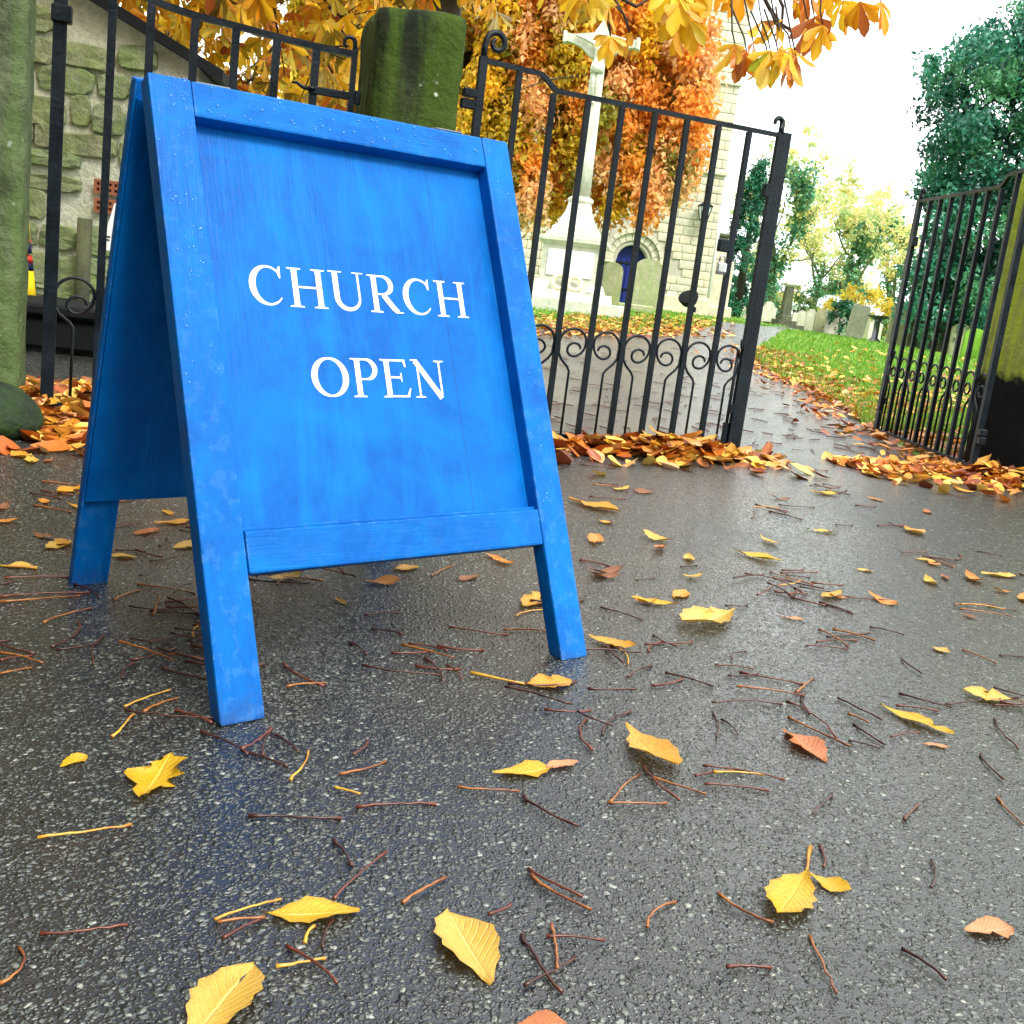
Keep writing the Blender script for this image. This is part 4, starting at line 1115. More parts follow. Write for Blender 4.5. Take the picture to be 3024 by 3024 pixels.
# ------------------------------------------------------------------ gravestones
def headstone(px, D, w, h, top, mat, label, lean=0.0, rz=0.0, thick=.11, py=950, plinth=False):
    P = on_ground(px, D, py)
    g = empty('gravestone', tuple(P), rz, label, 'gravestone', 'gravestones in the churchyard')
    if top == 'round': prof = [(-w/2, 0), (-w/2, h-w*.42)]+[(w/2*math.cos(a), h-w*.42+w*.42*math.sin(a)) for a in np.linspace(PI, 0, 13)[1:-1]]+[(w/2, h-w*.42), (w/2, 0)]
    elif top == 'shoulder': prof = [(-w/2, 0), (-w/2, h-w*.32), (-w*.36, h-w*.30), (-w*.33, h-w*.22)]+[(w*.30*math.cos(a), h-w*.22+w*.22*math.sin(a)) for a in np.linspace(PI, 0, 9)]+[(w*.33, h-w*.22), (w*.36, h-w*.30), (w/2, h-w*.32), (w/2, 0)]
    elif top == 'point': prof = [(-w/2, 0), (-w/2, h*.82), (-w*.2, h*.93), (0, h), (w*.2, h*.93), (w/2, h*.82), (w/2, 0)]
    else: prof = [(-w/2, 0), (-w/2, h*.93), (-w*.40, h), (w*.40, h), (w/2, h*.93), (w/2, 0)]
    bm = bmesh.new(); f0 = bm.faces.new([bm.verts.new((x, -thick/2, z if z else -.15)) for x, z in prof])
    ex_ = bmesh.ops.extrude_face_region(bm, geom=[f0])
    for v in [e for e in ex_['geom'] if isinstance(e, bmesh.types.BMVert)]: v.co.y += thick
    bmesh.ops.recalc_face_normals(bm, faces=bm.faces[:])
    bmesh.ops.bevel(bm, geom=[e for e in bm.edges if e.calc_face_angle(0) > .6], offset=.012, segments=2, affect='EDGES')
    bmesh.ops.triangulate(bm, faces=[f for f in bm.faces if len(f.verts) > 4])
    o = bm_obj('slab', bm, mat, g); o.rotation_euler = (lean*.4, lean, 0)
    if plinth: box('plinth', -w*.65, w*.65, -thick*1.4, thick*1.4, -.15, .10, mat, g, .02)
    return g
# stone beside the door
headstone(1893, 24.0, .66, 1.10, 'round', M['grave'], 'large lichened round-topped gravestone before the blue church door', .03, math.radians(-14), .16)
tp_ = on_ground(1880, 22.0, 950)
kb = box('kerb_stone', -.38, .30, -.12, .12, -.1, .14, M['grave'], None, .02); kb.location = tuple(on_ground(1875, 21.5, 950)); tag(kb, 'low stone kerb block in front of the large lichened gravestone', 'kerb')
headstone(1790, 30.0, .55, 1.15, 'round', M['grave'], 'slim round-topped gravestone between the memorial and the blue church door', 0, .3)
G_ = 'grave'
rows = [(2262, 46.0, 0.68, 0.91, 'shoulder', 'grave_pale', 'broad pale gravestone at the near end of the far row, beside the obelisk', .03),
 (2212, 48.0, 0.61, 0.80, 'flat', 'grave_pale', 'squat pale gravestone by the bend of the path near the church', 0),
 (2345, 48.0, 0.30, 0.66, 'round', 'grave_pale', 'small thin round-topped gravestone first after the obelisk', .05),
 (2368, 47.0, 0.36, 0.77, 'round', 'grave_pale', 'pale round-topped gravestone second after the obelisk', -.03),
 (2392, 46.0, 0.42, 0.88, 'shoulder', 'grave_pale', 'pale shouldered gravestone third after the obelisk', .02),
 (2425, 45.0, 0.58, 0.91, 'round', 'grave', 'wide tan round-topped gravestone in the middle of the far row', .02),
 (2458, 44.0, 0.56, 0.92, 'round', 'grave_pale', 'wide pale round-topped gravestone right after the wide tan one', -.03),
 (2484, 45.0, 0.36, 0.73, 'point', 'grave_pale', 'small pale pointed gravestone beside the leaning moss-stained one', .04),
 (2528, 31.0, 0.48, 0.98, 'flat', 'grave_pale', 'tall leaning gravestone with moss stains standing alone on the lawn', .10),
 (2560, 44.0, 0.40, 0.77, 'round', 'grave', 'round-topped gravestone half behind the tall leaning one', .02),
 (2588, 41.0, 0.50, 0.77, 'shoulder', 'grave_pale', 'whitish shouldered gravestone behind the birdbath', 0),
 (2655, 25.0, 0.46, 1.00, 'round', 'grave', 'tall narrow brown-stained gravestone next to the open gate', .05)]
for i, (px, D, w, h, t, mk, lab, ln_) in enumerate(rows): headstone(px, D, w, h, t, M[mk], lab, ln_, random.Random(i).uniform(-.25, .25))
rowb = [(2668, 26.0, 0.59, 1.04, 'round', 'grave', 'tan round-topped gravestone seen through the first bars of the open gate', .04),
 (2708, 25.0, 0.53, 0.97, 'shoulder', 'grave_dark', 'dark shouldered gravestone seen through the open gate', -.03),
 (2742, 25.0, 0.47, 0.90, 'point', 'grave', 'pointed tan gravestone beside the dark shouldered one', .03),
 (2782, 24.5, 0.49, 0.94, 'round', 'grave_dark', 'dark round-topped gravestone under the evergreen behind the gate', .02),
 (2825, 24.0, 0.43, 0.76, 'round', 'grave', 'small tan gravestone under the evergreen behind the gate', -.04),
 (2866, 23.0, 0.44, 0.68, 'round', 'grave_green', 'bright green mossy round-topped gravestone behind the open gate', .02),
 (2912, 22.6, 0.38, 0.72, 'round', 'grave_green', 'narrow green mossy gravestone next to the hinge end of the open gate', -.02)]
for i, (px, D, w, h, t, mk, lab, ln_) in enumerate(rowb): headstone(px, D, w, h, t, M[mk], lab, ln_, random.Random(i+40).uniform(-.2, .2), py=1060)
# obelisk pedestal on steps
op = on_ground(2313, 38.0, 960); ob = empty('stone_pedestal', tuple(op), .2, 'dark tapering stone pedestal on two steps at the bend of the path', 'pedestal')
lathe('step', [(.52, -.1), (.52, .10)], M['grave_dark'], ob, square=True); lathe('step', [(.32, .101), (.32, .22)], M['grave_dark'], ob, square=True)
oh = at_y(2330, 836, 38.0)[2]-op[2]
lathe('shaft', [(.19, .221), (.18, .36), (.15, .38), (.12, oh-.12)], M['grave_dark'], ob, square=True); lathe('cap', [(.13, oh-.119), (.19, oh-.05), (.19, oh), (.10, oh+.04)], M['grave_pale'], ob, square=True)
# bird bath
bp_ = on_ground(2582, 27.0, 1000); bb = empty('birdbath', tuple(bp_), 0, 'small grey stone birdbath on a pedestal before a whitish gravestone', 'birdbath')
lathe('pedestal', [(.16, -.05), (.16, .06), (.08, .12), (.07, .50), (.12, .56)], M['greymetal'], bb, 12); lathe('bowl', [(.12, .561), (.26, .62), (.27, .66), (.24, .66), (.10, .61)], M['greymetal'], bb, 16)
# far pale building
fb = on_ground(2425, 75.0, 930); far = empty('low_building', tuple(fb), -.10, 'low pale building with grey roof far beyond the gravestones', 'building')
box('wall', -2.6, 3.2, 0, 6, -.3, 1.15, M['render'], far, 0)
v = [(-2.8, -.2, 1.151), (3.4, -.2, 1.151), (3.4, 6.2, 1.151), (-2.8, 6.2, 1.151), (-2.8, 3, 2.2), (3.4, 3, 2.2)]
mesh_obj('roof', v, [(0, 1, 5, 4), (2, 3, 4, 5), (1, 2, 5), (3, 0, 4), (3, 2, 1, 0)], M['roof_grey'], far)
box('chimney', -1.2, -.9, 2.6, 2.9, 1.9, 2.6, M['render'], far)

# unseen stone houses added behind the viewpoint to cut low sky light
M['house'] = mat_stone('house_stone', (.20, .17, .12), (.11, .10, .075), (.13, .13, .09), .3, 1.2, lichen=0, streak=False)
def house(cx, w, h, label, seed):
    z0_ = -.25; hs = empty('light_blocking_house', (cx, -8.0, z0_), 0, label, 'house', 'unseen houses added to block light')
    box('wall', -w/2, w/2, -7, 0, -1.0, h, M['house'], hs)
    v = [(-w/2-.2, .3, h+.001), (w/2+.2, .3, h+.001), (w/2+.2, -7.3, h+.001), (-w/2-.2, -7.3, h+.001), (-w/2-.2, -3.5, h+2.6), (w/2+.2, -3.5, h+2.6)]
    rf = mesh_obj('roof', v, [(1, 0, 4, 5), (3, 2, 5, 4), (2, 1, 5), (0, 3, 4), (0, 1, 2, 3)], M['slate'], hs)
    box('chimney', w/2-1.2, w/2-.5, -3.9, -3.1, h+1.6, h+3.6, M['house'], rf)
    for zz in (1.0, 3.7):
        for xx in (-w*.28, w*.28):
            wd = box('window', xx-.5, xx+.5, .002, .05, zz, zz+1.4, M['white_sign'], hs)
            for a in (-1, 1): box('pane', xx+a*.24-.2, xx+a*.24+.2, .051, .056, zz+.08, zz+1.32, M['slate'], wd)
    dd = box('door', -.45, .45, .002, .05, .05, 2.1, M['door_blue'], hs); box('handle', .3, .36, .051, .09, 1.0, 1.06, M['steel'], dd)
for i, (cx, w, h, lab) in enumerate(((-13.5, 8.5, 5.8, 'unseen light-blocking stone house at the hedge end across the road'), (-4.7, 8.6, 6.3, 'unseen light-blocking taller stone house second from the hedge end across the road'), (4.2, 8.6, 5.9, 'unseen light-blocking stone house facing the open gate from across the road'), (13.2, 8.8, 6.2, 'unseen light-blocking stone house at the far end across the road'))): house(cx, w, h, lab, i)

# ------------------------------------------------------------------ trees
def tree_thing(name, base, label, group=None): return empty(name, tuple(base), 0, label, 'tree', group)
def to_local(V, base): return np.asarray(V)-np.asarray(base)
def px_clumps(poly, n, D0, D1, r0, r1, seed, squash=1.0, hang=1.0):
    rng = np.random.default_rng(seed); out = []
    for q in pts_in_poly(poly, n, rng):
        D = rng.uniform(D0, D1); P = at_y(q[0], q[1], D); r = rng.uniform(r0, r1)
        out.append((P, np.array([r, r, r*squash*hang])))
    return out
def crown_obj(clumps, per, size, base, mat, parent, palette=None, hang=.6, asp=.55, seed=1, colfn=None, shell=.5, name='crown'):
    V, Fq, cc = cloud_leaves(clumps, per, size, palette if palette is not None else [(0, 0, 0)], hang, asp, seed, colfn, shell)
    return np_mesh(name, to_local(V, base), Fq, mat, cc, parent)
# copper-yellow beech between memorial and church
bb_ = on_ground(1330, 27.0, 900); bb_[2] = g1(bb_[0], bb_[1])
beech = tree_thing('beech_tree', bb_, 'large beech with hanging yellow and coppery orange autumn leaves before the church')
rg = random.Random(21)
limbs, tips = branches((0, 0, -.1), (.02, 0, 1), 7.5, .42, 3, rg, .02, .75, 7, (4, 6))
limb_mesh('trunk', limbs, M['bark'], beech)
poly = [(850, -500), (1900, -600), (2110, -200), (2120, 0), (2115, 130), (2085, 200), (2110, 300), (2060, 380), (2055, 450), (2030, 520), (1975, 580), (1930, 620), (1880, 650), (1800, 670), (1770, 600), (1725, 560), (1690, 600), (1640, 640), (1560, 610), (1450, 620), (1000, 560), (850, 300)]
pal_y = np.array([(.90, .56, .03), (.84, .50, .02), (.95, .66, .08), (.66, .46, .03)]); pal_o = np.array([(.97, .42, .07), (.98, .54, .22), (.94, .40, .06), (.98, .60, .28)])
pal_g = np.array([(.34, .32, .03), (.44, .38, .03), (.24, .20, .02)])
def beech_col(c, rng):
    d = c-CAMP; zf = d @ _F; X = 1512+F_PX*(d @ _R)/zf
    t = np.clip((X-1450)/550+rng.normal()*.28, 0, 1)
    if rng.random() < .22*(1-t): return pal_g[rng.integers(3)]
    return pal_o[rng.integers(4)] if rng.random() < t else pal_y[rng.integers(4)]
cl = px_clumps(poly, 900, 24.5, 27.5, .28, .60, 31, 1.0, 1.4)
cl += px_clumps([(1930, 40), (2110, 60), (2120, 170), (2060, 220), (2130, 320), (2060, 360), (1960, 420)], 26, 25, 27, .14, .30, 32, .7, 1.0)
crown_obj(cl, 1050, .155, bb_, M['beech'], beech, None, .9, .6, 33, beech_col, .25)
tw = []
for q in pts_in_poly(poly, 60, np.random.default_rng(35)):
    P = at_y(q[0], q[1], rg.uniform(24, 29))-bb_
    tw += branches(tuple(P), (rg.uniform(-1, 1), rg.uniform(-.5, .5), rg.uniform(-.8, .1)), 1.6, .025, 1, rg, .06, .5, 5, (2, 3))[0]
o = limb_mesh('hanging_twigs', tw, M['bark'], beech, 4); o['kind'] = 'stuff'

# yellow horse chestnut over the gateway: trunk stands behind the dark pier
cb = on_ground(1195, 9.0, 900); cb[2] = g1(cb[0], cb[1])
chest = tree_thing('horse_chestnut_tree', cb, 'yellow horse chestnut with drooping hand-shaped leaves overhanging the gateway')
rg = random.Random(4)
limbs = [([Vector((0, 0, -.1)), Vector((.02, 0, .4)), Vector((.03, 0, 1.3)), Vector((.05, -.05, 2.4)), Vector((.06, -.1, 3.6))], [.30, .22, .19, .18, .16])]
for tx, ty, tz in ((-2.6, -3.3, 3.6), (-2.4, -7.0, 4.0), (-4.4, -6.4, 4.0), (-4.6, -2.6, 3.4), (-2.6, .3, 3.4), (-1.6, .9, 3.0), (-3.2, 1.2, 2.6), (2.4, -2.2, 3.9), (1.5, -3.0, 3.6), (-.8, -.8, 4.6), (1.2, .8, 4.8)):
    limbs += branches((.05, -.05, 2.6), (tx, ty, tz-2.2), 3.2, .10, 2, rg, .03, .55, 6, (3, 4))[0]
limb_mesh('trunk', limbs, M['bark'], chest)
def leaflet_verts(n_leaf, rng):
    pass
def compound_leaves(joints, downs, sizes, pals, rng):
    """horse-chestnut leaves: 5-7 obovate leaflets from one joint, each 2 rows of quads with a fold"""
    V = []; Fq = []; Cc = []
    prof = [(0, .015), (.22, .065), (.5, .135), (.70, .185), (.86, .145), (1.0, .0)]
    for J, dn, s, pal in zip(joints, downs, sizes, pals):
        J = np.asarray(J); dn = np.asarray(dn, float); dn /= np.linalg.norm(dn)
        side = np.cross(dn, rng.normal(size=3)); side /= np.linalg.norm(side); nrm = np.cross(dn, side)
        nl = int(rng.integers(6, 8)); col0 = np.asarray(pal[rng.integers(len(pal))])
        for k in range(nl):
            f = (k-(nl-1)/2)/((nl-1)/2); a = f*1.25+rng.normal()*.08
            d = dn*math.cos(a)+side*math.sin(a)+nrm*rng.normal()*.22; d /= np.linalg.norm(d)
            b = np.cross(nrm+rng.normal(size=3)*.25, d); b /= np.linalg.norm(b); c = np.cross(d, b)
            L = s*(1-.38*abs(f))*rng.uniform(.9, 1.1); o = len(V)
            col = col0 if rng.random() < .7 else np.asarray(pal[rng.integers(len(pal))])
            col = np.clip(col*rng.uniform(.8, 1.15), 0, 1)
            cur = rng.uniform(.05, .28)
            for (t, w) in prof:
                ctr = J+d*L*t - c*L*cur*t*t + np.array([0, 0, -.10*L*t*t])
                jag = 1+rng.uniform(-.10, .10)
                V += [ctr+b*w*L*jag+c*w*L*.35, ctr, ctr-b*w*L*jag+c*w*L*.35]
                edge = col*(1-.25*(t > .7)*rng.random()); Cc += [edge, col*1.08, edge]
            for i in range(len(prof)-1):
                q = o+3*i; Fq += [(q, q+1, q+4, q+3), (q+1, q+2, q+5, q+4)]
    return np.array(V), np.array(Fq), np.clip(np.array(Cc), 0, 1)
PY_ = [(.86, .52, .012), (.92, .62, .03), (.80, .42, .012), (.70, .34, .012), (.60, .45, .03)]
PO_ = [(.80, .34, .012), (.86, .44, .02), (.62, .20, .02), (.45, .12, .02), (.88, .52, .03)]
PG_ = [(.30, .50, .02), (.45, .55, .03), (.80, .55, .03)]
PB_ = [(.30, .22, .015), (.50, .34, .02), (.20, .12, .012)]
rng = np.random.default_rng(41)
J = []; Dn = []; Sz = []; Pl = []
polyc = [(-900, -1100), (1350, -1100), (1480, -100), (1200, 60), (1120, 340), (650, 345), (600, 260), (450, 130), (330, -60), (-900, -260)]
for q in pts_in_poly(polyc, 4600, rng):
    D = rng.uniform(7.5, 13.5); J.append(at_y(q[0], q[1], D)); Dn.append(np.array([rng.normal()*.55, rng.normal()*.55, -1])); Sz.append(rng.uniform(.12, .20))
    Pl.append(PY_ if rng.random() < .50 else (PO_ if rng.random() < .72 else PB_))
for _ in range(5200):     # unseen leaves added over the left forecourt to cut sky light
    J.append(np.array([rng.uniform(-7, -.9), rng.uniform(-4.0, 6.2), rng.uniform(2.9, 5.2)])); Dn.append(np.array([rng.normal()*.5, rng.normal()*.5, -1])); Sz.append(rng.uniform(.15, .23)); Pl.append(PY_ if rng.random() < .6 else PO_)
V, Fq, cc = compound_leaves(J, Dn, Sz, Pl, rng)
np_mesh('crown', to_local(V, cb), Fq, M['chestnut'], cc, chest)
tw = []
for q in pts_in_poly([(300, -300), (1100, -300), (1090, 300), (640, 300), (450, 100)], 46, np.random.default_rng(43)):
    P = at_y(q[0], q[1], rg.uniform(7.5, 11))-cb
    tw += branches(tuple(P), (rg.uniform(-1, 1), rg.uniform(-.5, .5), rg.uniform(-.8, .3)), .7, .012, 1, rg, .04, .5, 5, (2, 3))[0]
for t_ in tw: limb_mesh('twig', [t_], M['bark'], chest, 5)
# the big sprays hanging into the picture, each leaf a part
sprays = [(2170, 130, 5.0, 74, PO_), (2225, 128, 5.05, 84, PO_), (2275, 150, 4.95, 80, PG_), (2335, 140, 5.0, 84, PO_), (2300, 165, 5.1, 70, PO_), (2250, 62, 5.2, 56, PO_), (2290, 62, 5.15, 50, PY_),
 (2405, 50, 5.1, 92, PO_), (2385, 60, 5.2, 60, PO_), (2490, 2, 5.2, 70, PG_), (2540, 5, 5.1, 78, PO_), (2600, 5, 5.15, 66, PO_), (2190, -35, 5.3, 70, PO_), (2385, -20, 5.3, 70, PO_), (2350, -15, 5.3, 62, PY_),
 (1730, -30, 4.6, 120, PY_), (1765, -10, 4.6, 100, PY_), (1800, 20, 4.65, 90, PY_), (1700, -45, 4.7, 100, PY_), (1803, 108, 4.7, 86, PO_), (1860, 98, 4.75, 74, PY_), (2010, 10, 4.8, 130, PY_), (1990, -30, 4.8, 120, PY_), (2035, 60, 4.85, 110, PY_), (2045, -20, 4.9, 90, PY_),
 (1450, 8, 5.3, 66, PY_), (1470, 35, 5.4, 78, PB_), (1420, -30, 5.4, 70, PY_), (1600, -60, 5.2, 80, PY_), (1880, -60, 5.0, 90, PY_), (2110, -50, 5.1, 80, PO_), (2460, -60, 5.3, 80, PO_), (2350, 165, 5.0, 76, PO_), (2205, 150, 5.1, 70, PO_), (2310, 130, 4.9, 70, PO_), (2430, 75, 5.0, 70, PO_), (2270, 175, 5.05, 64, PG_), (2520, 20, 5.2, 62, PO_)]
rng = np.random.default_rng(52); Jp = []
for (px, py, D, s, pal) in sprays:
    Jw = at_y(px, py, D); Jp.append(Jw)
    V, Fq, cc = compound_leaves([Jw], [np.array([rng.normal()*.18, rng.normal()*.3, -1])], [s/3250*D*1.12*(.80 if px < 2100 else 1.1)], [pal], rng)
    np_mesh('leaf', to_local(V, cb), Fq, M['chestnut'], cc, chest)
tw = []
def twig_to(path, D, r):
    return ([Vector(at_y(x, y, D+i*.02)-cb) for i, (x, y) in enumerate(path)], [r*(1-.6*i/len(path)) for i in range(len(path))])
tw.append(twig_to([(2120, -420), (2180, -200), (2245, -30), (2275, 30), (2308, 72), (2345, 95), (2382, 98)], 5.1, .012))
tw.append(twig_to([(2290, -30), (2312, 20), (2310, 60), (2300, 90), (2285, 108)], 5.1, .008))
tw.append(twig_to([(2275, 30), (2290, 70), (2310, 90)], 5.1, .006))
for (px, py, D, s, pal) in sprays:      # leaf stalks up to the branches above
    tw.append(twig_to([(px-30+rg.uniform(-30, 40), py-rg.uniform(90, 200)), (px-8, py-40), (px, py)], D-.02, .0045))
tw.append(twig_to([(1500, -500), (1650, -240), (1720, -90), (1770, -40), (1880, 20), (1940, -20)], 4.75, .012))
tw.append(twig_to([(1790, 0), (1800, 50), (1803, 108)], 4.7, .005)); tw.append(twig_to([(1780, -20), (1840, 40), (1860, 98)], 4.75, .005))
for t_ in tw: limb_mesh('branch', [t_], M['bark'], chest, 6)

# unseen yew hedge, added to block sky light from the left
yh = empty('light_blocking_hedge', (-2.35, -1.1, g1(-2.35, -1.1)), math.radians(0), 'unseen tall dark yew hedge added to block light from the left', 'hedge')
rng = np.random.default_rng(55); cl = []
for _ in range(520):
    r = rng.uniform(.25, .42); cl.append((np.array([rng.uniform(-.45, .45), rng.uniform(-3.4, 3.2), rng.uniform(.2, 3.3)]), np.array([r, r, r])))
V, Fq, cc = cloud_leaves(cl, 900, .10, [(.010, .05, .02), (.016, .075, .03), (.008, .035, .016)], .2, .4, 56, None, .3); np_mesh('foliage', V, Fq, M['green_leaf'], cc, yh)
for i in range(6): bar_obj('stem', [(0, -3+i*1.15, -.05), (.05, -3+i*1.15, 1.2), (0, -2.95+i*1.15, 2.4)], circ(.06, 7), M['bark'], yh, True, [1, .8, .4])
# evergreen (holly) on the right
hb_ = on_ground(2960, 25.5, 1050)
holly = tree_thing('holly_tree', hb_, 'big dense dark evergreen rising behind the open gate leaf')
rg = random.Random(8); limb_mesh('trunk', branches((0, 0, -.1), (0, 0, 1), 4.6, .24, 2, rg, .0, .45, 6, (4, 6))[0], M['bark'], holly)
poly = [(2765, 210), (2740, 160), (2820, 150), (2880, 110), (2950, 70), (3010, 0), (3250, -150), (3500, 200), (3500, 980), (2700, 985), (2740, 800), (2755, 600), (2730, 460), (2745, 330)]
pal = [(.022, .15, .095), (.036, .21, .13), (.010, .07, .045), (.05, .27, .16), (.10, .32, .15)]
cl = px_clumps(poly, 470, 23.5, 28.0, .30, .70, 61, .85)
cl += px_clumps([(2730, 150), (2830, 120), (2860, 260), (2740, 300)], 16, 24.5, 26, .12, .22, 62)
cl += px_clumps([(2700, 780), (2790, 750), (3100, 800), (3100, 985), (2720, 990)], 70, 24, 25.5, .3, .5, 63)
crown_obj(cl, 720, .135, hb_, M['green_leaf'], holly, pal, .3, .55, 64, shell=.35)

# airy yellow-green trees far behind, with ivied trunks
def airy(px, D, ztop_px, label, seed, lean=0.0, dens=1.0):
    base = on_ground(px, D, 900); t = tree_thing('ivied_tree', base, label, 'half-bare trees beyond the graves')
    rg = random.Random(seed); H = at_y(px, ztop_px, D)[2]-base[2]
    limbs, tips = branches((0, 0, -.1), (lean, 0, 1), H*.52, .28, 3, rg, -.015, .62, 7, (4, 6), wob=.16)
    limb_mesh('trunk', limbs, M['bark_green'], t, 5)
    rng = np.random.default_rng(seed); cl = []
    for tp in tips:
        if rng.random() < .55*dens:
            r = rng.uniform(.25, .60); cl.append((np.array(tp), np.array([r, r, r*.8])))
    pal = [(.76, .72, .28), (.84, .76, .34), (.62, .68, .30), (.88, .72, .28), (.50, .62, .26)]  # leaf colours paled to stand in for distance haze
    V, Fq, cc = cloud_leaves(cl, 60, .19, pal, .5, .7, seed, None, .2); np_mesh('crown', V, Fq, M['beech'], cc, t)
    iv = []
    for pts, rr in limbs[:5]:
        for p, r in zip(pts, rr):
            for _ in range(2):
                q = .28+r*1.1+rng.uniform(0, .35); iv.append((np.array(p)+rng.normal(size=3)*.15, np.array([q, q, q])))
    V, Fq, cc = cloud_leaves(iv, 60, .19, [(.08, .26, .14), (.12, .34, .17), (.18, .38, .16)], .4, .75, seed+1, None, .4); np_mesh('ivy', V, Fq, M['green_leaf'], cc, t)
    return t
airy(2262, 52, 440, 'half-bare yellow-green tree with ivied trunk nearest the church', 71, .05)
airy(2505, 56, 440, 'half-bare yellow-green tree with forking ivied trunk between two others', 72, .02, 1.2)
airy(2640, 60, 520, 'half-bare yellow-green tree with ivied trunk closest to the holly', 73, -.04)
airy(2395, 66, 560, 'smaller half-bare tree far behind the stone pedestal', 74, .0, 1.3)
# conifer beside the tower
kb_ = on_ground(2175, 46, 920); con = tree_thing('conifer', kb_, 'narrow dark teal conifer beside the church tower')
Hc = at_y(2130, 430, 46)[2]-kb_[2]; rng = np.random.default_rng(81); cl = []
limb_mesh('trunk', [([Vector((0, 0, -.1)), Vector((0, 0, Hc*.5)), Vector((0, 0, Hc*.95))], [.2, .12, .03])], M['bark'], con)
for i in range(150):
    t = rng.random()**1.3; zz = Hc*(.06+.92*t); R = 1.25*(1-t)**.8*(1 if t > .1 else .7)+.12; a = rng.uniform(0, 2*PI); r = rng.uniform(.18, .36)
    cl.append((np.array([R*.75*math.cos(a), R*.75*math.sin(a), zz]), np.array([r, r, r*1.2])))
V, Fq, cc = cloud_leaves(cl, 700, .14, [(.010, .11, .055), (.02, .17, .085), (.03, .22, .10)], .8, .45, 82, None, .3); np_mesh('crown', V, Fq, M['green_leaf'], cc, con)
# shrubs
def shrub(px, D, py_top, wpx, pal, label, seed, size=.14):
    base = on_ground(px, D, 930); H = at_y(px, py_top, D)[2]-base[2]; W = wpx/3250*D/2
    s_ = empty('shrub', tuple(base), 0, label, 'shrub', 'shrubs among the graves')
    rg = random.Random(seed); limb_mesh('stem', branches((0, 0, -.05), (0, 0, 1), H*.6, .05, 2, rg, 0, .6, 5, (3, 4))[0], M['bark'], s_, 5)
    rng = np.random.default_rng(seed); cl = []
    for i in range(46):
        d = rng.normal(size=3); d /= np.linalg.norm(d); d[2] = abs(d[2]); r = rng.uniform(.16, .30)*H*.5
        cl.append((np.array([d[0]*W*.8, d[1]*W*.8, .12*H+d[2]*H*.72]), np.array([r, r, r])))
    V, Fq, cc = cloud_leaves(cl, 420, size, pal, .4, .6, seed, None, .3); np_mesh('foliage', V, Fq, M['green_leaf'] if pal[0][1] > pal[0][0] else M['beech'], cc, s_)
PGS = [(.015, .12, .05), (.02, .16, .06), (.012, .08, .035)]; PYS = [(.62, .50, .05), (.72, .58, .08), (.55, .40, .04)]
shrub(2488, 44, 868, 110, PGS, 'dark green clipped bush behind the tall leaning gravestone', 91)
shrub(2535, 50, 820, 260, PYS, 'wide yellow-leaved bush spreading above the dark green one', 92, .17)
shrub(2340, 62, 850, 190, [(.10, .18, .05), (.14, .24, .06), (.30, .26, .07)], 'loose olive bush behind the stone pedestal', 93, .18)
shrub(2610, 46, 930, 150, [(.10, .22, .05), (.16, .28, .07), (.06, .14, .04)], 'low green bush between the birdbath and the open gate', 94, .15)
shrub(2215, 56, 760, 200, PGS, 'dark ivy-covered bush between the conifer and the pedestal', 95, .17)
shrub(2420, 90, 830, 420, [(.34, .36, .12), (.44, .42, .16), (.26, .30, .10)], 'broad pale hedge bush behind the low pale building', 96, .30)

# ------------------------------------------------------------------ fallen leaves
def leaf_mesh(name, seed, ratio=.44, curl=.12, fold=.10, twist=0.0, torn=0.0, rows=11):
    """unit leaflet, base at origin, tip at +Y; toothed edge, folded on its midrib"""
    rg = random.Random(seed); V = []; Fq = []; UV = []
    cols = (-1, -.5, 0, .5, 1)
    for i in range(rows+1):
        t = i/rows
        w = ratio*.5*(math.sin(PI*min(1, t**1.25))**.85)*(1.0 if t < .97 else .6)
        if i == 0: w = .012
        if i == rows: w = .004
        for c in cols:
            tooth = (1+(.10 if i % 2 else -.06))*(1+rg.uniform(-.05, .05)) if abs(c) == 1 else 1
            ww = w*tooth
            if torn and abs(c) == 1 and rg.random() < torn: ww *= rg.uniform(.25, .7)
            x = c*ww; z = curl*(4*(t-.5)**2-.15)*.5 + fold*abs(c)*w*1.6 + rg.uniform(-.008, .008) + .022*math.sin(9*t+c*2.2+seed)*abs(c)
            tw_ = twist*(t-.4); x2 = x*math.cos(tw_); z += x*math.sin(tw_)
            V.append((x2, t, z)); UV.append((.5+c*.5, t))
    k = len(cols)
    for i in range(rows):
        for j in range(k-1): Fq.append((i*k+j, i*k+j+1, (i+1)*k+j+1, (i+1)*k+j))
    zmin = min(v[2] for v in V); V = [(x, y, z-zmin) for x, y, z in V]
    me = bpy.data.meshes.new(name); me.from_pydata(V, [], Fq)
    uvl = me.uv_layers.new(name='UVMap')
    for lp in me.loops: uvl.data[lp.index].uv = UV[lp.vertex_index]
    me.polygons.foreach_set('use_smooth', [True]*len(me.polygons)); return me
